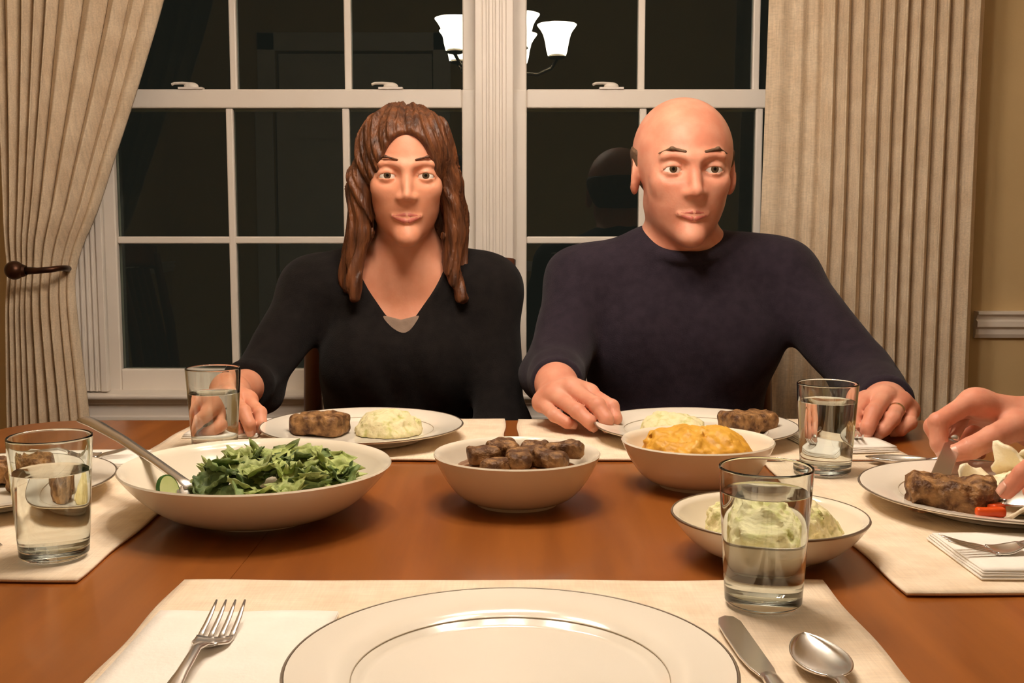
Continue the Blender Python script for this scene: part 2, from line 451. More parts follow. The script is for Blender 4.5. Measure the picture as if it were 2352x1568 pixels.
def window(n, gx0, gx1, locks):
    root = bpy.data.objects.new('window_%d' % n, None); link(root); root['kind'] = 'structure'
    root['label'] = 'white double-hung window with dark panes, ' + ('beside the tied-back curtain' if n == 1 else 'beside the straight curtain')
    cx = (gx0 + gx1) / 2; root.location = (cx, 2.40, .67)
    def B(x0, x1, y0, y1, z0, z1, mb=None): return (mb or MB()).box(x0 - cx, x1 - cx, y0 - 2.40, y1 - 2.40, z0 - .67, z1 - .67)
    fr = MB()
    for x0, x1 in ((gx0 - .06, gx0 - .038), (gx1 + .038, gx1 + .060)): B(x0, x1, 2.35, 2.50, .66, 1.99, fr)
    B(gx0 - .06, gx1 + .06, 2.35, 2.50, 1.965, 1.99, fr); B(gx0 - .06, gx1 + .06, 2.38, 2.51, .645, .668, fr)
    fr.obj('frame', M_TRIM, root, merge=False)
    for nm, y, z0, z1, gz0, gz1 in (('lower_sash', 2.40, .668, 1.333, .727, 1.293), ('upper_sash', 2.445, 1.293, 1.965, 1.335, 1.915)):
        sb = MB(); a, b = y - .018, y + .018
        B(gx0 - .037, gx0, a, b, z0, z1, sb); B(gx1, gx1 + .037, a, b, z0, z1, sb)
        B(gx0, gx1, a, b, z0, gz0, sb); B(gx0, gx1, a, b, gz1, z1, sb)
        s = sb.obj(nm, M_TRIM, root, bevel=.003, merge=False)
        pw = (gx1 - gx0) / 3; ph = (gz1 - gz0) / 2; hb = .0078
        for k in (1, 2):
            B(gx0 + pw * k - hb, gx0 + pw * k + hb, y - .013, y + .013, gz0, gz1).obj('muntin', M_TRIM, s, bevel=.003)
        B(gx0, gx1, y - .0125, y + .0125, gz0 + ph - hb, gz0 + ph + hb).obj('muntin', M_TRIM, s, bevel=.003)
        for ii in range(3):
            for jj in range(2):
                B(gx0 + pw * ii + (hb if ii else 0), gx0 + pw * (ii + 1) - (hb if ii < 2 else 0), y - .002, y + .002,
                  gz0 + ph * jj + (hb if jj else 0), gz0 + ph * (jj + 1) - (0 if jj else hb)).obj('pane', M_PANE, s)
    for lx in locks:
        lk = MB(); x = lx - cx; y = -.012; z = 1.333 - .67
        lk.prism([(x - .022, y - .010), (x + .03, y - .010), (x + .03, y + .010), (x - .022, y + .010)], z, z + .004)
        lk.sphere((x + .004, y, z + .006), (.016, .010, .009))
        lk.tube([(x + .004, y, z + .011), (x - .014, y - .002, z + .013), (x - .030, y - .006, z + .012), (x - .036, y - .008, z + .009)], [(.006, .004), (.005, .003), (.005, .003), (.004, .003)], 10)
        lk.obj('sash_lock', M_TRIM, root, smooth=50, merge=False)
    return root
window(1, -0.862, -0.108, (-0.695, -0.265))
window(2, 0.032, 0.786, (0.21, 0.62))

# ------------------------------------------------------------------ curtains, holdback, rods
def interp(z, tab):
    for (z0, a), (z1, b) in zip(tab, tab[1:]):
        if z0 <= z <= z1:
            t = (z - z0) / (z1 - z0); return a + (b - a) * t
    return tab[0][1] if z < tab[0][0] else tab[-1][1]
def smooth_tab(tab, z):
    return sum(interp(z + d, tab) * w_ for d, w_ in ((-.05, .2), (-.025, .2), (0, .2), (.025, .2), (.05, .2)))

def curtain(name, label, left, right, folds, y0, amp, flat_from=None, flat_to=None, tie=None, nu=420, nv=90):
    """folds: list of (u of crevice, depth); cloth bulges between crevices."""
    zt, zb = 2.17, 0.015
    def fn(u, v):
        z = zb + (zt - zb) * v
        xl, xr = smooth_tab(left, z), smooth_tab(right, z)
        wv = 0.004 * math.sin(z * 5 + u * 9)
        j = 0
        while j < len(folds) - 2 and u > folds[j + 1][0]: j += 1
        a, b = folds[j][0], folds[j + 1][0]
        t = (u - a) / max(b - a, 1e-6)
        t = min(max(t, 0), 1)
        bul = math.sin(PI * t) ** (0.55 if folds[j][1] > .4 else 1.7)
        dep = amp * min(1.0, (b - a) / 0.055) * folds[j][1]
        lean = 0.006 * math.sin(2 * PI * t) * (1 if dep > amp * .5 else .3)
        x = xl + (xr - xl) * u + wv * u * (1 - u) * 2 + lean * ((xr - xl) / .45)
        sq = 1.0
        if tie is not None:
            q = math.exp(-((z - tie) / .05) ** 2)
            sq = 1 - .35 * q
        y = y0 + .02 - dep * bul * sq
        if tie is not None: y += .012 * q if False else 0
        y += 0.006 * math.sin(z * 3.1 + u * 4)
        return (x, y, z)
    o = MB().grid(fn, nu, nv).obj(name, M_CURT, None, smooth=True, solid=.003)
    return tag(o, label, 'curtain')

fl = [0, .065, .16, .24, .31, .39, .53, .67, .79, .89, 1.0]
foldsL = [(u, d) for u, d in zip(fl, [.9, 1, 1, 1, 1, 1, 1, .9, .6, .5, .5])]
curtain('curtain', 'linen curtain drawn aside by a dark bronze holdback', [(0, -1.080), (.66, -1.066), (.95, -1.052), (1.15, -1.050), (1.5, -1.052), (2.2, -1.06)],
        [(0, -.865), (.4, -.885), (.66, -.899), (.80, -.912), (.90, -.920), (.965, -.921), (1.05, -.872), (1.15, -.838), (1.28, -.789), (1.49, -.716), (1.8, -.63), (2.2, -.55)],
        foldsL, 2.265, .034, tie=.95)
fr_ = [0, .11, .19, .257, .32, .386, .465, .53, .594, .648, .709, .778, .843, .911, 1.0]
foldsR = [(u, d) for u, d in zip(fr_, [.2, .28, .2, .9, 1, 1, 1, 1, 1, 1, 1, 1, 1, 1, .9])]
curtain('curtain', 'linen curtain hanging straight in close pleats behind the man', [(0, .505), (.66, .513), (1.15, .520), (1.5, .524), (2.2, .53)],
        [(0, .965), (.66, .962), (1.5, .966), (2.2, .97)], foldsR, 2.265, .034)
for nm, x0, x1, lab in (('left', -1.2, -.45, 'bronze curtain rod above the tied-back curtain'), ('right', .42, 1.12, 'bronze curtain rod above the straight curtain')):
    r = thing('curtain_rod', lab, 'curtain rod', ((x0 + x1) / 2, 2.26, 2.2)); hw = (x1 - x0) / 2
    MB().tube([(-hw, 0, 0), (hw, 0, 0)], .011, 14).obj('rod', M_BRONZE, r, smooth=60)
    for s in (-1, 1):
        MB().sphere((s * (hw + .015), 0, 0), .022).obj('finial', M_BRONZE, r, smooth=True)
        MB().box(s * (hw - .06) - .006, s * (hw - .06) + .006, 0, .09, -.006, .006).obj('bracket', M_BRONZE, r)
hb = thing('curtain_holdback', 'dark bronze holdback with round knob clasping the left curtain', 'holdback', (-.978, 2.345, .95))
MB().tube([(0, 0, 0), (.01, -.045, 0), (.04, -.06, .0), (.056, -.08, .002), (.060, -.11, .004), (.056, -.134, .004), (.045, -.144, .002), (.02, -.146, 0), (-.008, -.146, 0)], [.0065, .0065, .0065, .0065, .006, .006, .0065, .0065, .0085], 14).obj('arm', M_BRONZE, hb, smooth=True)
MB().sphere((-.024, -.150, .001), (.0195, .0195, .019)).tube([(-.010, -.147, 0), (-.002, -.147, 0)], [.0135, .0105], 18).obj('knob', M_BRONZE, hb, smooth=50, merge=False)
MB().tube([(0, -.001, 0), (0, -.008, 0)], .018, 20).obj('wall_plate', M_BRONZE, hb, smooth=50)

# ------------------------------------------------------------------ chandelier above the table
ch = thing('chandelier', 'five-arm chandelier with lit bell glass shades, mirrored in the window panes', 'chandelier', (-.035, 1.17, 1.60))
MB().lathe([(0, -.09), (.012, -.085), (.02, -.07), (.012, -.05), (.03, -.03), (.036, 0), (.03, .03), (.012, .05), (.012, .20), (.02, .22), (.012, .25), (0, .255)], 24).obj('hub', M_BRASS, ch, smooth=True)
MB().tube([(0, 0, .25), (0, 0, .88)], .005, 8).obj('chain', M_BRASS, ch, smooth=True)
MB().lathe([(0, .90), (.06, .90), (.055, .885), (.02, .87), (0, .868)], 24).obj('ceiling_canopy', M_BRASS, ch, smooth=40)
for k in range(5):
    a = 2 * PI * k / 5; ca, sa = math.cos(a), math.sin(a)
    pts = [(r * ca, r * sa, z) for r, z in ((.02, .0), (.07, -.045), (.12, -.05), (.165, -.03), (.185, .0), (.185, .012))]
    arm = MB().tube(pts, .006, 10).obj('arm', M_BRASS, ch, smooth=True)
    MB().lathe([(0, 0), (.022, 0), (.03, .006), (.026, .012), (0, .012)], 20, c=(.185 * ca, .185 * sa, .002)).obj('socket_cup', M_BRASS, arm, smooth=50)
    sh = MB().lathe([(.031, .0), (.036, .02), (.040, .045), (.046, .068), (.055, .084), (.066, .098), (.0655, .1005), (.053, .087), (.044, .07), (.038, .045), (.034, .02), (.029, .002)], 40, closed=True)
    s = sh.obj('shade', M_SHADE, ch, smooth=True); s.location = (.185 * ca, .185 * sa, .013)
    MB().sphere((0, 0, .045), (.02, .02, .028)).obj('bulb', M_SHADE, s, smooth=True)

# ------------------------------------------------------------------ table and chairs
TX0, TX1, TY0, TY1, TZ = -.73, .73, .50, 1.597, .75
tb = thing('dining_table', 'reddish brown wooden extension table laid for dinner', 'table', (0, 1.05, 0))
def board(x0, x1, rl, rr):
    pts = []; R = .10
    def arc(cx, cy, a0): return [(cx + R * math.cos(a0 + PI / 2 * k / 8), cy + R * math.sin(a0 + PI / 2 * k / 8)) for k in range(9)]
    pts += arc(x0 + R, TY0 + R, PI) if rl else [(x0, TY0)]
    pts += arc(x1 - R, TY0 + R, 1.5 * PI) if rr else [(x1, TY0)]
    pts += arc(x1 - R, TY1 - R, 0) if rr else [(x1, TY1)]
    pts += arc(x0 + R, TY1 - R, PI / 2) if rl else [(x0, TY1)]
    return MB().prism([(x, y - 1.05) for x, y in pts], TZ - .026, TZ)
g = .0001
for x0, x1, a, b in ((TX0, -.228 - g, 1, 0), (-.228 + g, .228 - g, 0, 0), (.228 + g, TX1, 0, 1)):
    board(x0, x1, a, b).obj('table_board', M_TABLE, tb, bevel=.0005)
fr = MB(); fr.box(-.62, .62, -.44, -.42, .645, .724).box(-.62, .62, .42, .44, .645, .724).box(-.63, -.61, -.44, .44, .645, .724).box(.61, .63, -.44, .44, .645, .724)
fr.obj('apron', M_TABLE, tb, merge=False)
for sx in (-1, 1):
    for sy in (-1, 1):
        MB().lathe([(0, 0), (.022, 0), (.026, .03), (.022, .06), (.034, .30), (.040, .46), (.028, .53), (.040, .56), (.040, .724), (0, .724)], 20, c=(sx * .60, sy * .41, 0)).obj('leg', M_TABLE, tb, smooth=40)

def make_chair(label, loc, rz):
    c = thing('dining_chair', label, 'chair', loc, rz, 'dining chairs')
    MB().box(-.21, .21, -.21, .20, .385, .41).obj('seat_frame', M_CHAIR, c, bevel=.006)
    MB().grid(lambda u, v: (-.2 + .4 * u, -.2 + .38 * v, .411 + .03 * (math.sin(PI * u) * math.sin(PI * v)) ** .35), 14, 14).obj('seat', M_SEAT, c, smooth=True, solid=.004)
    for s in (-1, 1):
        MB().tube([(s * .185, -.18, 0), (s * .185, -.18, .39)], [.016, .021], 10).obj('leg', M_CHAIR, c, smooth=60)
        MB().tube([(s * .175, .24, 0), (s * .18, .20, .43), (s * .185, .225, .70), (s * .19, .27, .95)], [.016, .021, .018, .015], 10).obj('back_post', M_CHAIR, c, smooth=60)
    MB().grid(lambda u, v: (-.205 + .41 * u, .268 + .03 * math.sin(PI * u) - .0 + .012 * v, .895 + .08 * v + .015 * math.sin(PI * u)), 16, 4).obj('crest_rail', M_CHAIR, c, smooth=True, solid=.02)
    MB().box(-.18, .18, .205, .222, .52, .555).obj('lower_rail', M_CHAIR, c, bevel=.004)
    for k in range(5):
        x = -.13 + .065 * k
        MB().tube([(x, .214, .55), (x, .25, .74), (x, .285, .905)], [(.012, .006)] * 3, 8).obj('slat', M_CHAIR, c, smooth=60)
    return c
ch0 = make_chair('brown wooden chair the dark-haired woman sits on', (-.20, 1.86, 0), 0)
def more_chair(label, loc, rz):
    c = copy_tree(ch0); c['label'] = label; c.location = loc; c.rotation_euler = (0, 0, rz); return c
more_chair('brown wooden chair the man in the navy sweater sits on', (.30, 1.86, 0), 0)
more_chair('brown wooden chair of the diner cutting meat at the table end', (.98, 1.08, 0), -PI / 2)
more_chair('brown wooden chair at the table end with steak and mash', (-1.0, 1.10, 0), PI / 2)

# ------------------------------------------------------------------ placemats and napkins
def placemat(label, x0, x1, y0, y1, seed):
    rnd = random.Random(seed); cx, cy = (x0 + x1) / 2, (y0 + y1) / 2; hx, hy = (x1 - x0) / 2, (y1 - y0) / 2
    ph = [rnd.uniform(0, 6) for _ in range(4)]
    def fn(u, v):
        x = -hx + 2 * hx * u; y = -hy + 2 * hy * v
        e = .0012
        x += e * math.sin(y * 45 + ph[0]) * (abs(2 * u - 1) ** 3); y += e * math.sin(x * 40 + ph[1]) * (abs(2 * v - 1) ** 3)
        edge = max(abs(2 * u - 1), abs(2 * v - 1))
        z = .0016 + .0006 * math.sin(x * 30 + ph[2]) * math.sin(y * 26 + ph[3]) + (.0006 if edge > .93 else 0)
        return (x, y, z)
    o = MB().grid(fn, 60, 44).obj('placemat', M_MAT, None, smooth=60, solid=.0024, loc=(cx, cy, TZ + .0005))
    return tag(o, label, 'placemat', 'cream cotton placemats')
ZM = TZ + .0040      # resting height on a mat
placemat('cream placemat under the empty plate in front', -.262, .246, .545, .842, 1)
placemat('cream placemat under the steak and mash at the left end', -.645, -.348, .845, 1.335, 2)
placemat('cream placemat under the plate with meat and carrot at the right end', .303, .60, .812, 1.288, 3)
placemat('cream placemat under the plate in front of the man', .008, .490, 1.303, 1.590, 4)
placemat('cream placemat under the plate in front of the woman', -.46, -.01, 1.303, 1.590, 5)

def napkin(label, loc, rz, sx, sy, layers=3):
    t = thing('napkin', label, 'napkin', loc, rz, 'folded white paper napkins')
    for k in range(layers):
        o = .0016 * k
        MB().grid(lambda u, v: (-sx / 2 + o * .8 + (sx - o) * u, -sy / 2 + o + (sy - 1.5 * o) * v, .0012 + .0017 * k + .0006 * math.sin(9 * u + k) * math.sin(7 * v + k)), 12, 12).obj('ply', M_NAP, t, smooth=True, solid=.0013)
    return t
napkin('folded white napkin under the fork in front', (-.190, .657, ZM), 0.0, .130, .21, 2)
napkin('folded white napkin under the fork of the diner cutting meat', (.455, .898, ZM), 0.0, .165, .115, 4)
napkin('folded white napkin behind the steak and mash plate', (-.53, 1.293, ZM), 0.0, .165, .085, 3)
napkin('folded white napkin under the hand of the man', (.425, 1.40, ZM), .12, .105, .13, 4)
napkin('folded white napkin beside the hand of the woman', (-.395, 1.50, ZM), .05, .10, .13, 3)

# ------------------------------------------------------------------ crockery
def plate(label, loc, R=.135):
    t = thing('dinner_plate', label, 'plate', loc, 0, 'white dinner plates with platinum bands')
    pr = [(0, .004), (.084, .004), (.090, .0055), (.096, .0095), (.108, .0125), (.128, .0165), (.1335, .0178), (.135, .0192), (.1345, .0202), (.128, .0196),
          (.108, .0158), (.096, .0128), (.091, .0088), (.086, .0076), (0, .0072)]
    pr = [(r * R / .135, z) for r, z in pr]
    MB().lathe(pr, 96).lathe([(.072, .0005), (.076, .0), (.080, .0005), (.079, .0045), (.074, .0045)], 64, closed=True).obj('plate_body', M_CHINA, t, smooth=50, merge=False)
    MB().lathe([(.1330, .0201), (.1344, .0204), (.13525, .0194), (.1342, .0200)], 96, closed=True).obj('rim_band', M_BAND, t, smooth=True)
    MB().lathe([(.0948, .0123), (.0954, .01285), (.0951, .0121)], 96, closed=True).obj('well_band', M_LINE, t, smooth=True)
    return t
plate0 = plate('empty white plate with a thin platinum rim in front', (-.001, .629, ZM))
def more_plate(label, loc):
    c = copy_tree(plate0); c['label'] = label; c.location = loc; return c
more_plate('white plate with meat, carrot and potato at the right end', (.488, 1.070, ZM))
more_plate('white plate with steak and yellow mash behind the left glass', (-.553, 1.11, ZM))
more_plate('white plate with food in front of the man', (.245, 1.435, ZM))
more_plate('white plate with food in front of the woman', (-.20, 1.435, ZM))
PS = ZM + .0078      # plate well surface

def bowl(name, label, loc, R, H, foot, band=False, curve=.62, thick=.004):
    t = thing(name, label, 'bowl', loc)
    pr = []; n = 16
    for k in range(n + 1):
        s = k / n; r = foot + (R - foot) * s ** curve; pr.append((r, .004 + (H - .004) * s ** 1.35))
    inner = [(max(r - thick, 0), z + thick * .55) for r, z in pr]; inner[-1] = (R - thick * .75, H + .0006)
    prof = [(foot - .004, .001), (foot, .0)] + pr + [(R - thick * .3, H + .0016)] + list(reversed(inner)) + [(foot * .5, .004 + thick), (0, .004 + thick)]
    MB().lathe([(0, .002)] + prof, 96).obj('bowl_body', M_BOWL, t, smooth=50)
    if band: MB().lathe([(R - .0016, H + .0019), (R - .0004, H + .0019), (R + .0003, H + .0004), (R - .0004, H + .0010)], 96, closed=True).obj('rim_band', M_BAND, t, smooth=True)
    return t
bowl('salad_bowl', 'wide cream bowl of green salad with a serving spoon', (-.250, 1.050, TZ), .131, .052, .056)
bowl('serving_bowl', 'white bowl of brown stew in the middle of the table', (.005, 1.105, TZ), .086, .052, .042)
bowl('serving_bowl', 'white bowl of golden potatoes behind the cabbage mash', (.205, 1.185, TZ), .084, .050, .042)
bowl('serving_bowl', 'white bowl of pale cabbage mash behind the front glass', (.222, .920, TZ), .084, .036, .040, True)

# ------------------------------------------------------------------ drinking glasses
def tumbler(label, loc, level):
    t = thing('drinking_glass', label, 'glass', loc, 0, 'straight water glasses')
    H, r0, r1 = .1045, .0280, .0345
    R = lambda z: r0 + (r1 - r0) * z / H
    th = .0019
    prof = [(0, .0004), (r0 - .0045, .0004), (r0 - .004, .0004), (r0 - .002, .0010), (r0 - .0005, .0026), (R(.004), .0042)] + [(R(z), z) for z in (.0045, .02, .04, .06, .08, .095, .1025)] + [(R(.1033), .1033), (R(.104) - .0003, .1041), (R(.104) - .00095, .1045)]
    inn = [(R(.104) - th + .0003, .1041), (R(.1033) - th, .1033)] + [(R(z) - th, z) for z in (.1025, .095, .08, .06, .04, .02, .013)] + [(R(.010) - th - .002, .0100), (r0 * .5, .0090), (0, .0088)]
    MB().lathe(prof + inn, 72).obj('glass_body', M_GLASS, t, smooth=40)
    e = .0003
    wp = [(0, .0086), (r0 * .5, .0088), (R(.010) - th - .002 + e, .0098), (R(.013) - th + e, .013)] + [(R(z) - th + e, z) for z in np.linspace(.02, level - .002, 5)] + \
         [(R(level) - th + e, level + .0010), (R(level) - th - .0015, level + .0002), (R(level) - th - .004, level), (0, level)]
    MB().lathe(wp, 72).obj('water', M_WATER, t, smooth=40)
    return t
tumbler('water glass at the left end in front of the steak plate', (-.390, .905, ZM), .074)
tumbler('water glass in front, above the knife and spoon', (.1865, .785, ZM), .085)
tumbler('water glass near the hand of the man', (.359, 1.226, ZM), .083)
tumbler('water glass behind the salad bowl, near the woman', (-.378, 1.365, ZM), .072)

# ------------------------------------------------------------------ cutlery (local: length along +y, tip at +y)
def ribbon(path, widths, thick, n=12):
    pts = path; rad = [(w_ / 2, t_) for w_, t_ in zip(widths, thick)]
    return MB().tube(pts, rad, n)
def fork(label, loc, rot, group='steel table forks'):
    t = thing('fork', label, 'fork', loc, 0, group); t.rotation_euler = rot
    MB().tube([(0, -.128, .004), (0, -.122, .004), (0, -.10, .0042), (0, -.05, .0085), (0, -.02, .0115), (0, -.006, .009), (0, .0, .006)],
              [(.004, .001), (.0085, .0014), (.0078, .0015), (.0038, .0019), (.0032, .002), (.0042, .0016), (.009, .0010)], 14).obj('handle', M_STEEL, t, smooth=True)
    def pz(y): return .0055 - .0045 * math.sin(min(max(y / .03, 0), 1) * PI * .8) + .010 * max(0, (y - .022) / .042) ** 1.6
    MB().grid(lambda u, v: ((-.0125 + .025 * u) * (.52 + .48 * math.sin(PI / 2 * min(1, v * 1.6))), -.002 + .026 * v, pz(-.002 + .026 * v) + .0015 * (2 * u - 1) ** 2), 12, 10).obj('fork_head', M_STEEL, t, smooth=True, solid=.0016)
    for k in range(4):
        x = -.0106 + .00707 * k
        MB().tube([(x * (1 - .06 * s), .022 + .043 * s, pz(.022 + .043 * s)) for s in (0, .2, .4, .6, .8, 1)],
                  [(.0022, .0009), (.0020, .0009), (.0019, .0009), (.0018, .0008), (.0014, .0008), (.0007, .0006)], 12).obj('tine', M_STEEL, t, smooth=True)
    return t
def knife(label, loc, rot):
    t = thing('table_knife', label, 'knife', loc, 0, 'steel table knives'); t.rotation_euler = rot
    MB().tube([(0, -.115, .003), (0, -.110, .003), (0, -.09, .0032), (0, -.04, .0036), (0, -.008, .004), (0, 0, .0035)],
              [(.005, .002), (.0085, .003), (.0082, .0032), (.007, .0034), (.0055, .0034), (.0055, .0028)], 14).obj('handle', M_STEEL, t, smooth=True)
    poly = [(-.0055, 0), (-.0085, .012), (-.0105, .03), (-.011, .065), (-.0105, .088), (-.0075, .100), (-.002, .1045), (.004, .102), (.0068, .093), (.0068, .01), (.0055, 0)]
    MB().prism(poly, .0022, .0040).obj('blade', M_STEEL, t, bevel=.0006)
    return t
def spoon(label, loc, rot, s=1.0, hl=.13, name='spoon'):
    t = thing(name, label, 'spoon', loc, 0); t.rotation_euler = rot
    MB().tube([(0, -hl * s, .005), (0, (-hl + .006) * s, .005), (0, -hl * .75 * s, .005), (0, -hl * .35 * s, .010), (0, -.012 * s, .011), (0, .004 * s, .0075)],
              [(.004 * s, .001), (.0085 * s, .0014), (.0075 * s, .0016), (.0038 * s, .002), (.0034 * s, .0021), (.0055 * s, .0013)], 14).obj('handle', M_STEEL, t, smooth=True)
    def fn(u, v):
        y = v; w_ = .0180 * math.sin(PI * min(max(v, .0), 1) ** .82) ** .62 if 0 < v < 1 else .0
        x = (2 * u - 1) * w_
        d = math.sqrt(max(0, 1 - (2 * u - 1) ** 2)) * math.sin(PI * v) ** .7 if 0 < v < 1 else 0
        return (x * s, (.072 * v) * s, (.0085 - .0078 * d) * s)
    MB().grid(fn, 20, 24).obj('spoon_bowl', M_STEEL, t, smooth=True, solid=.0012)
    return t
fork('steel fork lying on the napkin in front', (-.1985, .681, ZM + .0036), (0, 0, .0))
knife('steel knife beside the empty plate in front', (.158, .647, ZM), (0, 0, .045))
spoon('steel spoon at the corner of the front placemat', (.1955, .634, ZM), (0, 0, .0))
fork('steel fork lying on the napkin at the right end', (.427, .893, ZM + .007), (0, 0, PI / 2 + .02))
fork('steel fork lying on the napkin at the left end', (-.520, 1.285, ZM + .0055), (0, 0, -PI / 2 + .1))
spoon('steel spoon behind the plate with meat and carrot', (.492, 1.262, ZM), (0, 0, PI / 2 - .25))
knife('steel knife at the left end in front of the steak plate', (-.549, .925, ZM), (0, 0, -PI / 2))
fork('steel fork under the fingers of the man', (.448, 1.415, ZM + .0075), (0, 0, PI - .25))
# serving spoon leaning on the salad bowl rim
P0 = Vector((-.470, 1.178, .8255)); P1 = Vector((-.312, 1.028, .790))
dv = (P1 - P0); yaw = math.atan2(-dv.x, dv.y); pit = math.atan2(dv.z, math.hypot(dv.x, dv.y))
sv = thing('serving_spoon', 'long steel serving spoon leaning in the salad bowl', 'spoon', P1); sv.rotation_euler = Euler((pit, 0, yaw), 'XYZ')
Lh = dv.length
MB().tube([(0, -Lh, 0), (0, -Lh + .004, 0), (0, -Lh + .03, .002), (0, -Lh * .6, .003), (0, -Lh * .3, .001), (0, -.01, -.002), (0, .008, -.003)],
          [(.005, .002), (.0095, .0032), (.009, .0034), (.007, .0034), (.0058, .0032), (.006, .0028), (.008, .0016)], 14).obj('handle', M_STEEL, sv, smooth=True)
MB().grid(lambda u, v: ((2 * u - 1) * .024 * (math.sin(PI * v ** .85) ** .6 if 0 < v < 1 else 0), .07 * v, -.002 - .010 * (math.sqrt(max(0, 1 - (2 * u - 1) ** 2)) * math.sin(PI * v) if 0 < v < 1 else 0)), 16, 18).obj('spoon_bowl', M_STEEL, sv, smooth=True, solid=.0014)

# ------------------------------------------------------------------ food
def lump(name, label, cat, m, half, loc, rz, seed, h=.0018, amp=.0035, fr=95, rnd=.008, group=None):
    hx, hy, hz = half
    def f(p):
        q = np.abs(p - np.array([0, 0, hz])) - (np.array(half) - rnd)
        d = np.sqrt((np.maximum(q, 0) ** 2).sum(1)) + np.minimum(q.max(1), 0) - rnd
        d = d + amp * wob(p, fr, seed) + amp * .5 * wob(p, fr * 2.6, seed + 3) + amp * .3 * np.abs(wob(p, fr * 5.5, seed + 9))
        return np.maximum(d * .75, -p[:, 2] - .0)
    e = .012
    o = sobj(name, [surf(f, (-hx - e, -hy - e, -e), (hx + e, hy + e, 2 * hz + e), h)], m, None, loc, (0, 0, rz))
    return tag(o, label, cat, group)
def mound(name, label, cat, m, R, H, loc, seed, h=.002, amp=.004, fr=80, squash=1.0, base=None):
    def f(p):
        q = p.copy(); q[:, 1] /= squash
        d = ell((0, 0, 0), (R, R, H))(q)
        d = d + amp * wob(p, fr, seed) + amp * .6 * wob(p, fr * 2.3, seed + 5) + amp * .4 * wob(p, fr * 5.2, seed + 8)
        return np.maximum(d * .8, -p[:, 2] + (0 if base is None else base))
    e = .012
    o = sobj(name, [surf(f, (-R - e, -R * squash - e, -e - .02), (R + e, R * squash + e, H + e), h)], m, None, loc)
    return tag(o, label, cat)
G_ST = 'pieces of braised meat'
lump('braised_steak', 'piece of braised meat being cut beside the carrot', 'meat', M_MEAT, (.0385, .0255, .0155), (.425, 1.032, PS), -.28, 1.0, amp=.0056, h=.0013, rnd=.005)
lump('carrot_piece', 'orange carrot stick beside the cut meat', 'carrot', M_CARROT, (.0135, .0050, .0045), (.4425, .986, PS + .005), -.05, 2, .0012, .0008, 90, .003)
lump('carrot_piece', 'short carrot wedge leaning on the carrot stick', 'carrot', M_CARROT, (.0085, .0055, .0075), (.4535, .998, PS), .5, 3, .0012, .0008, 90, .003)
def potato_slice(label, loc, rot, R, seed):
    r_ = random.Random(seed); ph = [r_.uniform(0, 6) for _ in range(3)]
    def fn(u, v):
        a = 2 * PI * u; rr = R * v * (1 + .16 * math.sin(3 * a + ph[0]) + .08 * math.sin(7 * a + ph[1]))
        return (rr * math.cos(a), rr * .8 * math.sin(a), .35 * rr * rr / R * math.sin(2 * a + ph[2]) + .12 * rr * math.sin(5 * a) * v)
    o = MB().grid(fn, 36, 8).obj('potato_slice', M_SLICE, None, smooth=True, solid=.0035, loc=loc, rot=rot)
    return tag(o, label, 'potato', 'potato slices beside the cut meat')
mound('potato_bake', 'mound of baked potato behind the cut meat', 'potato', M_SLICE, .050, .022, (.512, 1.062, PS), 4, amp=.006, fr=70, squash=1.15)
for i, (x, y, z, rx, ry, R) in enumerate([(.474, 1.095, .018, .5, .1, .022), (.490, 1.068, .026, -.5, .2, .026), (.508, 1.105, .030, .9, -.3, .023), (.484, 1.040, .018, -.3, -.4, .024),
                                          (.520, 1.052, .030, .4, .5, .027), (.478, 1.012, .010, .15, .1, .022), (.525, 1.082, .036, 1.1, .2, .020), (.497, 1.022, .016, -.25, .2, .024), (.466, 1.075, .012, .3, -.2, .018)]):
    potato_slice('thin curled potato slice with browned edge beside the cut meat', (x + .006, y - .012, PS + z), (rx, ry, i * 1.3), R * 1.1, i)
lump('braised_steak', 'piece of braised meat beside yellow mash at the left end', 'meat', M_MEAT, (.034, .024, .013), (-.528, 1.150, PS), .35, 5.0, amp=.0045)
lump('braised_steak', 'small piece of braised meat in front of the left-end steak', 'meat', M_MEAT, (.020, .018, .012), (-.500, 1.108, PS), -.3, 6.0, amp=.0042)
mound('mashed_potato', 'yellow mashed potato beside the steak at the left end', 'mashed potato', M_MASH, .046, .026, (-.560, 1.062, PS), 7, amp=.005, fr=75, squash=.8)
lump('braised_steak', 'piece of braised meat on the plate of the man', 'meat', M_MEAT, (.034, .024, .014), (.315, 1.44, PS), .4, 8.0, amp=.0042, h=.0022)
mound('mashed_potato', 'cabbage mash on the plate of the man', 'mashed potato', M_COLC, .046, .030, (.215, 1.425, PS), 9, amp=.005, fr=75)
lump('braised_steak', 'piece of braised meat on the plate of the woman', 'meat', M_MEAT, (.034, .024, .014), (-.255, 1.425, PS), -.3, 10.0, amp=.0042, h=.0022)
mound('mashed_potato', 'cabbage mash on the plate of the woman', 'mashed potato', M_COLC, .046, .032, (-.165, 1.435, PS), 11, amp=.005, fr=75)
mound('cabbage_mash', 'pale mash with green cabbage in the bowl behind the front glass', 'mashed potato', M_COLC, .056, .040, (.224, .920, TZ + .016), 12, .0016, .0055, 120)
mound('potato_mash', 'golden potatoes heaped in the bowl behind the cabbage mash', 'potato', M_YELL, .064, .044, (.205, 1.185, TZ + .024), 13, .0022, .007, 70)
gv = mound('gravy', 'brown gravy in the middle bowl of stew', 'gravy', M_GRAVY, .066, .010, (.005, 1.105, TZ + .034), 14, .0025, .002, 90)
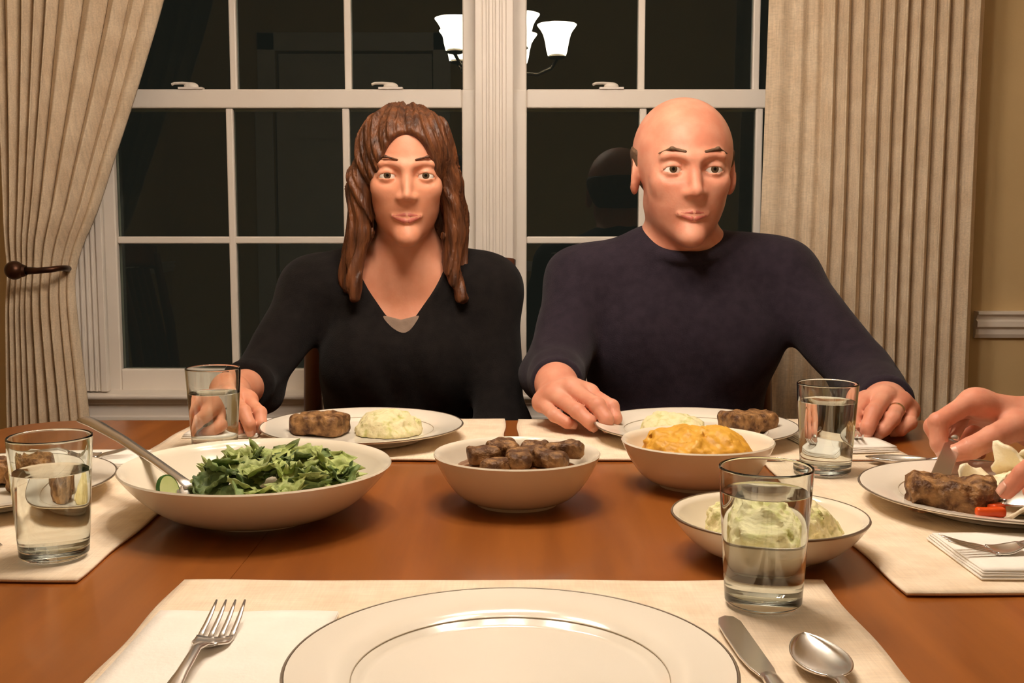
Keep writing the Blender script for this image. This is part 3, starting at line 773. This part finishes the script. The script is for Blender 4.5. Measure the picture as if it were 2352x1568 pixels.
for i in range(9):
    a = i * 2.4; r = .016 + .0045 * i
    o = lump('stew_meat', 'chunk of braised meat in the middle bowl of stew', 'meat', M_MEAT, (.015 + .002 * (i % 3), .012, .009), (.005 + r * math.cos(a), 1.105 + r * math.sin(a), TZ + .042 - .0012 * (i % 4) * (i > 4)), a, 20 + i, .0022, .003, 120, .006, 'chunks of meat in the stew')

# salad
def leaf_mesh(kind, seed):
    r_ = random.Random(seed); lob = r_.randint(3, 5); cu = r_.uniform(-1.2, 1.2); Lf = r_.uniform(.034, .052)
    def fn(u, v):
        s = 2 * u - 1
        wv = (math.sin(PI * v ** .8) ** .7 if 0 < v < 1 else 0) * (.42 + (.16 * math.sin(lob * PI * v * 2) if kind else .05 * math.sin(9 * v * PI)))
        x = s * wv * Lf * (1 if kind else 1.15)
        y = Lf * v - Lf * .45
        z = .25 * Lf * cu * (v - .5) ** 2 * 2 + .22 * Lf * s * s * wv + .05 * Lf * math.sin(11 * v + 5 * s * s) + .03 * Lf * math.sin(17 * v + 9 * s)
        return (x, y, z)
    return MB().grid(fn, 8, 16)
protos = []
for k in range(8):
    protos.append(leaf_mesh(k % 2, 40 + k).obj('salad_leaf', M_LEAF if k % 3 else M_LEAFD, None, smooth=True, solid=.0006))
rs = random.Random(5)
BC = Vector((-.255, 1.055, 0))
def place_leaf(o, k):
    a = rs.uniform(0, 2 * PI); r = .078 * math.sqrt(rs.random())
    cx = .020
    z = TZ + .028 + .026 * max(0, 1 - (r / .09) ** 2) + rs.uniform(-.005, .005)
    o.location = (BC.x + cx + r * math.cos(a), BC.y + r * math.sin(a) * .95, z)
    o.rotation_euler = (rs.uniform(-.7, .7), rs.uniform(-.7, .7), rs.uniform(0, 2 * PI)); o.scale = (.85, .85, .85)
    tag(o, 'green salad leaf in the heap in the wide cream bowl', 'salad leaf', 'leaves in the salad bowl')
for k in range(72):
    if k < 8: o = protos[k]
    else: o = protos[k % 8].copy(); COL.objects.link(o)
    place_leaf(o, k)
ck = thing('cucumber_slice', 'cucumber slice lying next to the serving spoon in the salad', 'cucumber', (-.322, 1.000, TZ + .0375)); ck.rotation_euler = (1.1, .9, .9)
MB().lathe([(0, -.0018), (.0145, -.0018), (.0145, .0018), (0, .0018)], 28).obj('flesh', M_CUKE, ck, smooth=40)
MB().lathe([(.0144, -.0019), (.0157, -.0016), (.0157, .0016), (.0144, .0019)], 28, closed=True).obj('peel', M_CUKES, ck, smooth=60)

# ------------------------------------------------------------------ people
def head_prims(fem):
    s = 1 if not fem else .93
    P = [(ell((0, .06, .14), (.325 * s + .01, .40, .36)), 0), (ell((0, -.10, -.10), (.268 * s, .27, .37)), .08),
         (cap((-.17 * s, .03, -.20), (0, -.24, -.40), .085, .075), .08), (cap((.17 * s, .03, -.20), (0, -.24, -.40), .085, .075), .08),
         (ell((-.16, -.235, -.07), (.09, .075, .085)), .07), (ell((.16, -.235, -.07), (.09, .075, .085)), .07),
         (cap((-.17, -.300, .085), (-.04, -.335, .07), .035 if fem else .045), .05), (cap((.17, -.300, .085), (.04, -.335, .07), .035 if fem else .045), .05),
         (ell((0, -.315, -.425), (.075, .065, .06)), .06)]
    return P
def head_fn(fem):
    P = head_prims(fem)
    ex, ey, ez, er = .135, -.262, .012, .068
    nose = [cap((0, -.325, .05), (0, -.415, -.130), .020, .033 if fem else .040), ell((0.042, -.375, -.146), (.028, .04, .024)), ell((-.042, -.375, -.146), (.028, .04, .024))]
    ears = [(ell((.325, .05, -.02), (.035, .075, .13), .35), ell((.352, .035, -.0), (.022, .045, .085), .35)), (ell((-.325, .05, -.02), (.035, .075, .13), -.35), ell((-.352, .035, -.0), (.022, .045, .085), -.35))]
    def f(p):
        d = P[0][0](p)
        for q, k in P[1:]: d = smin(d, q(p), k)
        for sx in (-1, 1):
            sock = np.sqrt((((p - np.array([sx * ex, ey - .088, ez - .002])) / np.array([1.25, 1, .85])) ** 2).sum(1)) - .072
            d = smax(d, -sock, .06)
            c = np.array([sx * ex, ey, ez]); r = np.sqrt(((p - c) ** 2).sum(1))
            sl_ = 4.2 * (p[:, 0] * sx - ex) ** 2
            up = np.maximum(r - (er + .009), -(p[:, 2] - ez - .016 + sl_ + .2 * (p[:, 1] - ey + .068)))
            dn = np.maximum(r - (er + .007), (p[:, 2] - ez + .022 - sl_ * .7))
            d = smin(d, up, .012); d = smin(d, dn, .014)
        n = nose[0](p)
        n = smin(n, nose[1](p), .03); n = smin(n, nose[2](p), .03)
        d = smin(d, n, .045)
        lw = 1.12 if fem else .95
        for sx in (-1, 1):
            d = smin(d, cap((sx * .012, -.343, -.264), (sx * .096, -.318, -.272), .018 * lw, .0125)(p), .016)
            d = smin(d, cap((sx * .014, -.341, -.304), (sx * .088, -.320, -.280), .020 * lw, .0125)(p), .016)
            d = smax(d, -cap((0, -.369, -.286), (sx * .118, -.336, -.270), .0065, .006)(p), .008)
            d = smax(d, -ell((sx * .022, -.405, -.168), (.011, .014, .010))(p), .010)
        for a, b in ears:
            e = smax(a(p), -b(p), .02); d = smin(d, e, .025)
        return d
    return f

def rotm(yaw, pitch, roll=0.0):
    return np.array((Matrix.Rotation(yaw, 3, 'Z') @ Matrix.Rotation(pitch, 3, 'X') @ Matrix.Rotation(roll, 3, 'Y')))

def hand_parts(W, fing, thumb, r=.0100, palm_r=.0125, h=.0019, arm=None, ra=.026):
    """fing: four chains of joints, thumb: chain; all in person coordinates."""
    W = V3(W); pr = []
    mcp = [V3(c[0]) for c in fing]
    pal = [cap(W, m * .93 + W * .07, .021, palm_r) for m in mcp]
    for a, b in zip(mcp, mcp[1:]): pal.append(cap(a * .9 + W * .1, b * .9 + W * .1, palm_r, palm_r))
    pal.append(cap(W, V3(thumb[0]), .02, .015))
    sc = [1.0, 1.04, .98, .86]
    chains = []
    for c, s in zip(fing, sc):
        cs_ = []
        rr = [r * 1.06 * s, r * 1.0 * s, r * .9 * s, r * .78 * s]
        for i in range(len(c) - 1): cs_.append(cap(c[i], c[i + 1], rr[i], rr[i + 1]))
        cs_.append(ell(c[1], (rr[1] * 1.08,) * 3))
        chains.append(cs_)
    tc_ = []; rt = [.015, .0125, .0112, .0092]
    for i in range(len(thumb) - 1): tc_.append(cap(thumb[i], thumb[i + 1], rt[i] * r / .01, rt[i + 1] * r / .01))
    pf = uni(pal, .014)
    if arm is not None: af = cap(W, arm, .024 * r / .0100, ra)
    def f(p):
        d = pf(p)
        if arm is not None: d = smin(d, af(p), .02)
        fd = None
        for cs_ in chains:
            e = cs_[0](p)
            for q in cs_[1:]: e = smin(e, q(p), .002)
            fd = e if fd is None else smin(fd, e, .0022)
        e = tc_[0](p)
        for q in tc_[1:]: e = smin(e, q(p), .003)
        d = smin(d, fd, .008)
        return smin(d, e, .006)
    allp = np.array([W] + [V3(x) for c in fing for x in c] + [V3(x) for x in thumb] + ([V3(arm)] if arm is not None else []))
    return surf(f, allp.min(0) - .045, allp.max(0) + .045, h)

def nail(parent, tip, prev, side, s=1.0, rad=.008):
    tip = Vector(tip); prev = Vector(prev); d = (tip - prev).normalized(); n = Vector(side).normalized(); n = (n - d * n.dot(d)).normalized(); x = d.cross(n)
    rot = Matrix((x, d, n)).transposed()
    mb = MB().grid(lambda u, v: ((2 * u - 1) * .0055 * s * (1 - .15 * (2 * v - 1) ** 2), -.0055 * s + .012 * s * v, -.0018 * s * (2 * u - 1) ** 2 - .0008 * v * v), 6, 6)
    o = mb.obj('fingernail', M_NAIL, parent, smooth=True, solid=.0006)
    o.location = tip + n * (rad + .0001) - d * .001; o.rotation_euler = rot.to_euler()
    return o

def person(label, origin, rz, fem, skin, headc, hh, yaw, pitch, J, hands, top_mat, kind, head_h=.0028, cuff=(1.0, 1.0), seed=0):
    O = V3((origin[0], origin[1], 0)); Rz = np.array(Matrix.Rotation(rz, 3, 'Z'))
    loc = lambda a: (V3(a) - O) @ Rz           # world -> person frame
    J = {k: loc(v) for k, v in J.items()}
    HC = loc(headc); RH = rotm(yaw, pitch)
    hf = head_fn(fem)
    sh = (J['shl'] + J['shr']) / 2
    nb = J['neck']; pel = J['pelvis']; chest = nb * .52 + pel * .48 + np.array([0, -.005, .02]); belly = nb * .18 + pel * .82
    k_ = .92 if fem else 1.0
    tors = [ell(chest, (.152 * k_, .108 * k_, .19)), ell(belly, (.145 * k_, .115 * k_, .15)), ell(pel, (.168, .13, .12)),
            cap(J['shl'] * .85 + sh * .15 - [0, 0, .012], J['shr'] * .85 + sh * .15 - [0, 0, .012], .056 * k_), cap(nb + [0, .01, .0], J['shl'], .05 * k_, .047 * k_), cap(nb + [0, .01, .0], J['shr'], .05 * k_, .047 * k_)]
    if fem:
        for s in (-1, 1): tors.append(ell(chest + [s * .066, -.076, .015], (.058, .050, .060)))
    else:
        for s in (-1, 1): tors.append(ell(chest + [s * .075, -.065, .045], (.085, .05, .07)))
    q_ = .82 if fem else 1.0
    arms = {}
    for s in ('l', 'r'):
        arms[s] = [cap(J['sh' + s], J['el' + s], .050 * q_, .040 * q_), cap(J['el' + s], J['wr' + s], .041 * q_, .027 * q_)]
    legs = []
    for s, x in (('l', .09), ('r', -.09)):
        hip = pel + [x, -.02, -.02]; kn = pel + [x * 1.2, -.43, -.01]; an = np.array([kn[0], kn[1] + .06, .085]); to = an + [0, -.16, -.05]
        legs.append((hip, kn, an, to))
    # skin: head, neck and upper chest in one shell, hands, and the covered rest
    neck = cap(HC + RH @ np.array([0, .09, -.30]) * hh, nb + [0, .012, -.02], .054 * (.86 if fem else 1.06), .060 * (.88 if fem else 1.06))
    upper = [tors[0]] + tors[3:]
    uf = uni(upper, .05)
    zc = chest[2] - .06
    def skin_head(p):
        d = hf(((p - HC) @ RH) / hh) * hh
        d = smin(d, neck(p), .022)
        d = smin(d, uf(p), .035)
        return np.maximum(d, zc - p[:, 2])
    lo = np.minimum(np.minimum(HC - .5 * hh - .06, J['shl'] - .1), J['shr'] - .1); hi = np.maximum(np.maximum(HC + .5 * hh + .08, J['shl'] + .1), J['shr'] + .1)
    lo[2] = zc - .02; lo[1] -= .08
    parts = [surf(skin_head, lo, hi, head_h)]
    rest = tors + arms['l'] + arms['r']
    for hip, kn, an, to in legs: rest += [cap(hip, kn, .075, .055), cap(kn, an, .05, .036), cap(an - [0, 0, .02], to, .034, .026)]
    rf = uni(rest, .03)
    A = np.array([v for v in J.values()] + [x for l in legs for x in l])
    parts.append(surf(lambda p: rf(p) + .004, A.min(0) - .2, A.max(0) + .2, .010))
    nails = []
    for hd in hands:
        fl_ = [[loc(x) for x in c] for c in hd['f']]; th_ = [loc(x) for x in hd['t']]
        wrist = J['wr' + hd['s']]; el = J['el' + hd['s']]
        parts.append(hand_parts(wrist, fl_, th_, hd.get('r', .0100), arm=wrist + (el - wrist) * hd.get('arm', .4), ra=hd.get('ra', .030), h=hd.get('h', .0019)))
        nails.append((fl_, th_, hd))
    body = sobj('person', parts, skin, None, (origin[0], origin[1], 0), (0, 0, rz))
    tag(body, label, 'person')
    for fl_, th_, hd in nails:
        r_ = hd.get('r', .0100)
        for c, q in zip(fl_ + [th_], (.78, .81, .764, .67, .92)):
            nail(body, c[-1], c[-2], V3(hd.get('td' if q == .92 else 'nd', hd.get('nd', (0, -1, .2)))) @ Rz, r_ / .0100, r_ * q)
    # clothes: top
    cl = [tors[0], tors[1], tors[2]] + tors[3:]
    clf = uni(cl, .045)
    def sleeve(s, c):
        e, w_ = J['el' + s], J['wr' + s]; end = e + (w_ - e) * c
        ax = (w_ - e) / np.linalg.norm(w_ - e)
        a1 = cap(J['sh' + s], e, .050 * q_, .040 * q_); a2 = cap(e, e + (w_ - e) * max(1.0, c), .041 * q_, .029 * q_)
        ln = np.linalg.norm(w_ - e) * c
        ua = (e - J['sh' + s]); ul = np.linalg.norm(ua); ua = ua / ul
        def f(p):
            d1 = a1(p) - .009; q = p - e; t = q @ ax
            rr = np.linalg.norm(q - t[:, None] * ax, axis=1)
            d2 = a2(p) - .009
            # ribbed cuff and wrinkles
            near = np.exp(-(np.linalg.norm(q, axis=1) / .075) ** 2)
            tt = (p - J['sh' + s]) @ ua
            fold = .0075 * near * np.sin(95 * (t - tt) * .7 + 14 * p[:, 2] + 9 * p[:, 0] + seed) + .0022 * np.sin(60 * t + 25 * p[:, 0] + seed) * np.clip(t / .1, 0, 1)
            d2 = d2 - fold - .0025 * np.exp(-((t - ln + .012) / .007) ** 2)
            d1 = d1 - fold * .8
            d2 = smax(d2, t - ln, .006)
            return smin(d1, d2, .03)
        return f
    sl, sr = sleeve('l', cuff[0]), sleeve('r', cuff[1])
    hem = pel[2] - .10
    ncap = cap(nb + [0, .01, -.03], HC, .060 * (.95 if fem else 1.12), .085)
    if fem:
        vt = V3([nb[0], chest[1] - .16, nb[2] - .128]); vb = V3([nb[0], nb[1] - .06, nb[2] + .05])
        vcut = cap(vt, vb, .034, .098)
    ncol = nb + [0, -.006, .022]
    def top(p):
        d = clf(p) - .010
        d = d - .0035 * wob(p, 26, seed) - .0016 * np.sin(70 * p[:, 0] + 40 * p[:, 2] + 3 * np.sin(20 * p[:, 0]))
        d = smin(d, sl(p), .028); d = smin(d, sr(p), .028)
        if fem:
            d = smax(d, -vcut(p), .006)
        else:
            q = p - ncol; q = q @ rotm(0, .32)
            tor = np.sqrt((np.sqrt((q[:, 0]) ** 2 + (q[:, 1] * 1.0) ** 2) - .0700) ** 2 + q[:, 2] ** 2) - .0110
            d = smin(d, tor, .008)
        return smax(d, hem - p[:, 2], .01)
    A2 = np.array([J[k] for k in ('shl', 'shr', 'ell', 'elr', 'wrl', 'wrr', 'pelvis', 'neck')])
    sobj('sweater' if not fem else 'knit_top', [surf(top, A2.min(0) - .19, A2.max(0) + .12, .0042 if head_h < .004 else .007)], top_mat, body)
    if fem:
        def cami(p):
            d = uf(p) - .0035
            return smax(smax(np.maximum(d, -d - .012), p[:, 2] - (vt[2] + .035) - .25 * np.abs(p[:, 0] - nb[0]), .003), np.maximum(zc + .01 - p[:, 2], p[:, 1] - chest[1]), 0)
        sobj('camisole', [surf(cami, chest - [.14, .2, .12], chest + [.14, .02, .16], .003)], M_CAMI, body)
    # trousers and shoes
    lf = uni([c for hip, kn, an, to in legs for c in (cap(hip, kn, .086, .066), cap(kn, an, .062, .052))] + [ell(pel, (.178, .14, .125))], .035)
    LA = np.array([x for l in legs for x in l] + [pel])
    sobj('trousers', [surf(lambda p: smax(lf(p), p[:, 2] - hem - .04, .01) - .003 * wob(p, 30, seed), LA.min(0) - .2, LA.max(0) + .2, .009)], M_JEAN, body)
    for hip, kn, an, to in legs:
        fs_ = uni([cap(an - [0, -.02, .035], to + [0, 0, -.0], .040, .032), cap(an - [0, -.03, .05], to - [0, 0, .012], .034, .03)], .02)
        sobj('shoe', [surf(lambda p: np.maximum(fs_(p), -p[:, 2] + .004), np.minimum(an, to) - .09, np.maximum(an, to) + .09, .006)], M_SHOE, body)
    # face parts
    def hp(v): return HC + RH @ V3(v) * hh
    eb_ = hh / .24 * (.8 if fem else 1.0)
    for sx in (-1, 1):
        mb = MB(); c = (0, 0, 0); R_ = .068 * hh
        n, m = 24, 40
        for k in range(m):
            a0, a1 = PI * k / m, PI * (k + 1) / m
            mb.cur = 2 if a1 < .17 else (1 if a1 < .40 else 0)
            ring = lambda a: [(R_ * math.sin(a) * math.cos(2 * PI * i / n), -R_ * math.cos(a), R_ * math.sin(a) * math.sin(2 * PI * i / n)) for i in range(n)]
            r0_, r1_ = ring(a0), ring(a1)
            mb.add(r0_ + r1_, [(i, (i + 1) % n, n + (i + 1) % n, n + i) for i in range(n)])
        e = mb.obj('eye', [M_SCL, M_IRIS, M_PUP], body, smooth=True, merge=False)
        e.location = hp((sx * .135, -.262, .012)); e.rotation_euler = (pitch, 0, yaw)
        eb = uni([cap(hp((sx * .065, -.358, .120)), hp((sx * .15, -.340, .142)), .0024 * eb_, .0026 * eb_), cap(hp((sx * .15, -.340, .142)), hp((sx * .225, -.275, .112)), .0026 * eb_, .0012 * eb_)], .004)
        c_ = hp((sx * .14, -.34, .12))
        sobj('eyebrow', [surf(eb, c_ - .04, c_ + .04, .0016 if head_h < .004 else .003)], M_HAIRW if fem else M_HAIRM, body)
    def lips(p):
        q = ((p - HC) @ RH) / hh; lw = 1.12 if fem else .95; d = None
        for sx in (-1, 1):
            a = cap((sx * .012, -.3435, -.264), (sx * .096, -.3187, -.272), .0185 * lw, .0130)(q)
            b = cap((sx * .014, -.3417, -.304), (sx * .088, -.3207, -.280), .0205 * lw, .0130)(q)
            e = smin(a, b, .004); d = e if d is None else smin(d, e, .004)
        for sx in (-1, 1): d = smax(d, -cap((0, -.369, -.286), (sx * .118, -.336, -.270), .0068, .0063)(q), .005)
        return d * hh
    c_ = hp((0, -.34, -.287)); sobj('lips', [surf(lips, c_ - .04, c_ + .04, .0018 if head_h < .004 else .003)], M_LIP, body)
    # hair
    cra = ell((0, .06, .14), ((.325 * (.93 if fem else 1) + .01), .40, .36))
    if fem:
        side = [cap((s * .22, -.08, .36), (s * .325, -.06, -.02), .085, .085) for s in (-1, 1)] + [cap((s * .325, -.06, -.02), (s * .335, -.10, -.42), .085, .080) for s in (-1, 1)] \
             + [cap((s * .335, -.10, -.42), (s * .38, -.16, -.86), .080, .045) for s in (-1, 1)] + [cap((s * .33, .04, -.10), (s * .43, -.02, -.80), .10, .05) for s in (-1, 1)]
        back = [cap((0, .22, .15), (0, .34, -.75), .28, .16), cap((-.2, .2, 0), (-.28, .28, -.78), .18, .10), cap((.2, .2, 0), (.28, .28, -.78), .18, .10)]
        face = ell((0, -.50, -.14), (.245, .40, .50))
        def hair(p):
            q = ((p - HC) @ RH) / hh
            lo_ = np.clip((.1 - q[:, 2]) / .6, 0, 1)
            q = q + np.stack([.022 * lo_ * np.sin(9 * q[:, 2] + 1.0), .02 * lo_ * np.sin(7 * q[:, 2] + 2.0), 0 * lo_], 1)
            d = cra(q) - .045
            for c in side + back: d = smin(d, c(q), .05)
            th = np.arctan2(q[:, 0] - .03, -q[:, 1] + .25) + .25 * np.sin(3 * q[:, 2])
            d = d - .010 * np.sin(19 * th + 2.5 * np.sin(5 * q[:, 2])) - .007 * np.sin(47 * th + 4 * np.sin(4 * q[:, 2])) - .004 * np.sin(101 * th + 3 * np.sin(6 * q[:, 2]))
            part = np.exp(-((q[:, 0] - .035) / .022) ** 2) * np.clip((q[:, 2] - .25) / .15, 0, 1) * np.clip((.2 - q[:, 1]) / .2, 0, 1)
            d = d + .010 * part
            d = smax(d, -face(q), .03)
            return smax(d, -ell((0, -.05, -.66), (.19, .22, .30))(q), .03) * hh * .75
        sobj('long_hair', [surf(hair, HC - V3([.6, .62, 1.02]) * hh, HC + V3([.6, .75, .62]) * hh, .0024)], M_HAIRW, body)
    else:
        def hair(p):
            q = ((p - HC) @ RH) / hh
            d = cra(q) - .014 - .004 * wob(q, 60, 2)
            d = smax(d, q[:, 2] - .16 - .25 * np.clip(q[:, 1], -.3, .1), .03)      # bald crown
            d = smax(d, -(q[:, 1] + .02 + .30 * np.clip(q[:, 2] - .02, -.5, .2)), .03)  # hairline at the temples
            d = smax(d, -(q[:, 2] + .24), .02)
            return smax(d, -(cra(q) + .02), 0) * hh
        sobj('short_hair', [surf(hair, HC - V3([.45, .5, .5]) * hh, HC + V3([.45, .6, .5]) * hh, .003 if head_h < .004 else .006)], M_HAIRM, body)
    return body

# man: joints in metres (world), left = his left (picture right)
man_f = [[(0.484, 1.478, 0.797), (0.459, 1.440, 0.786), (0.4545, 1.428, 0.772), (0.459, 1.432, 0.7635)],
         [(0.510, 1.476, 0.804), (0.479, 1.426, 0.790), (0.4680, 1.412, 0.774), (0.467, 1.415, 0.7635)],
         [(0.535, 1.482, 0.795), (0.506, 1.430, 0.782), (0.4910, 1.417, 0.770), (0.486, 1.421, 0.7630)],
         [(0.553, 1.494, 0.782), (0.536, 1.448, 0.773), (0.5200, 1.436, 0.765), (0.513, 1.440, 0.7620)]]
man_t = [(0.500, 1.515, 0.778), (0.484, 1.490, 0.776), (0.476, 1.466, 0.768), (0.472, 1.448, 0.7640)]
def mirror(chain, x0, dx, dy, dz, s=1.0, c=(.51, 1.47, .76)):
    return [(x0 - (p[0] - c[0]) * s + dx, c[1] + (p[1] - c[1]) * s + dy, c[2] + (p[2] - c[2]) * s + dz) for p in chain]
rman_f = [mirror(c, .085, 0, .035, 0.004) for c in man_f]; rman_t = mirror(man_t, .085, 0, .035, 0.004)
wo_f = [mirror(c, -.390, 0, .02, 0.0, .92) for c in man_f]; wo_t = mirror(man_t, -.390, 0, .02, 0.0, .92)

man = person('bald man in a navy crew-neck sweater with hands on the table', (.295, 1.95), 0, False, M_SKIN, (.287, 1.838, 1.127), .248, 0.05, .02,
       {'neck': (.293, 1.880, .985), 'pelvis': (.295, 1.955, .565), 'shl': (.468, 1.892, .950), 'shr': (.122, 1.892, .940),
        'ell': (.570, 1.730, .786), 'wrl': (.535, 1.545, .786), 'elr': (.070, 1.775, .800), 'wrr': (.065, 1.592, .806)},
       [{'s': 'l', 'f': man_f, 't': man_t, 'r': .0106, 'ra': .031}, {'s': 'r', 'f': rman_f, 't': rman_t, 'r': .0106, 'ra': .031}], M_NAVY, 'm', cuff=(1.05, 1.0), seed=1.0)
rg = MB().lathe([(.0098, -.0022), (.0116, -.0022), (.0116, .0022), (.0098, .0022)], 28, closed=True).obj('wedding_ring', M_GOLD, man, smooth=40)
a_, b_ = Vector(man_f[2][0]), Vector(man_f[2][1]); c_ = a_.lerp(b_, .55)
rg.location = (c_.x - .295, c_.y - 1.95, c_.z); rg.rotation_euler = (b_ - a_).to_track_quat('Z', 'Y').to_euler()

person('long-haired woman in a black knit top with one hand on the table', (-.195, 1.95), 0, True, M_SKIN2, (-.178, 1.838, 1.118), .228, 0.12, .03,
       {'neck': (-.186, 1.880, .975), 'pelvis': (-.195, 1.955, .560), 'shl': (-.040, 1.898, .928), 'shr': (-.348, 1.898, .928),
        'ell': (-.018, 1.800, .700), 'wrl': (-.100, 1.690, .640), 'elr': (-.420, 1.770, .780), 'wrr': (-.412, 1.570, .795)},
       [{'s': 'r', 'f': wo_f, 't': wo_t, 'r': .0092, 'arm': .75, 'ra': .031}, ], M_BLACK, 'f', cuff=(.9, .42), seed=2.0)

rd_rf = [[(0.499, 1.170, 0.846), (0.457, 1.152, 0.826), (0.4560, 1.145, 0.804), (0.460, 1.140, 0.794)],
         [(0.507, 1.192, 0.842), (0.464, 1.180, 0.816), (0.4680, 1.168, 0.797), (0.474, 1.158, 0.790)],
         [(0.523, 1.214, 0.831), (0.484, 1.206, 0.803), (0.4900, 1.194, 0.787), (0.500, 1.184, 0.784)],
         [(0.542, 1.232, 0.818), (0.512, 1.230, 0.794), (0.5190, 1.220, 0.782), (0.527, 1.208, 0.780)]]
rd_rt = [(0.545, 1.158, 0.821), (0.507, 1.132, 0.813), (0.482, 1.126, 0.803), (0.468, 1.130, 0.797)]
rd_lf = [[(0.512, 0.958, 0.834), (0.478, 0.956, 0.832), (0.4620, 0.966, 0.812), (0.451, 0.974, 0.794)],
         [(0.513, 0.937, 0.828), (0.482, 0.930, 0.818), (0.4700, 0.940, 0.798), (0.468, 0.950, 0.784)],
         [(0.522, 0.918, 0.820), (0.494, 0.910, 0.806), (0.4870, 0.920, 0.790), (0.488, 0.932, 0.780)],
         [(0.536, 0.903, 0.810), (0.514, 0.896, 0.797), (0.5060, 0.904, 0.784), (0.506, 0.914, 0.778)]]
rd_lt = [(0.555, 0.972, 0.812), (0.522, 0.988, 0.803), (0.497, 0.988, 0.797), (0.480, 0.984, 0.792)]
person('dark-sleeved diner at the right table end cutting meat, only hands showing', (1.02, 1.08), -PI / 2, False, M_SKIN, (.935, 1.085, 1.14), .245, 0, .12,
       {'neck': (.975, 1.085, 1.0), 'pelvis': (1.04, 1.085, .56), 'shl': (.985, .905, .955), 'shr': (.985, 1.265, .955),
        'ell': (.83, .845, .790), 'wrl': (.598, .940, .818), 'elr': (.84, 1.335, .790), 'wrr': (.588, 1.190, .818)},
       [{'s': 'r', 'f': rd_rf, 't': rd_rt, 'r': .0103, 'nd': (-.75, -.5, .1), 'td': (-.25, -.8, .5), 'ra': .032}, {'s': 'l', 'f': rd_lf, 't': rd_lt, 'r': .0100, 'nd': (-.8, -.1, .4), 'td': (-.1, .7, .6), 'ra': .032}], M_BLACK, 'm', head_h=.005, cuff=(.80, .72), seed=3.0)

# cutlery held by the diner at the right end
def aim(o, p, q, roll=0.0):
    d = Vector(q) - Vector(p)
    o.location = p; o.rotation_euler = (d.to_track_quat('Y', 'Z') @ Euler((0, roll, 0)).to_quaternion()).to_euler()
kn = knife('steel knife held over the plate and pressed on the meat', (0, 0, 0), (0, 0, 0))
aim(kn, Vector((.4700, 1.146, .805)), Vector((.418, 1.060, .778)), -.35)
fk = fork('steel fork held in the near hand of the diner cutting meat', (0, 0, 0), (0, 0, 0))
aim(fk, Vector((.478, .984, .787)), Vector((.452, 1.03, .777)), 2.6)
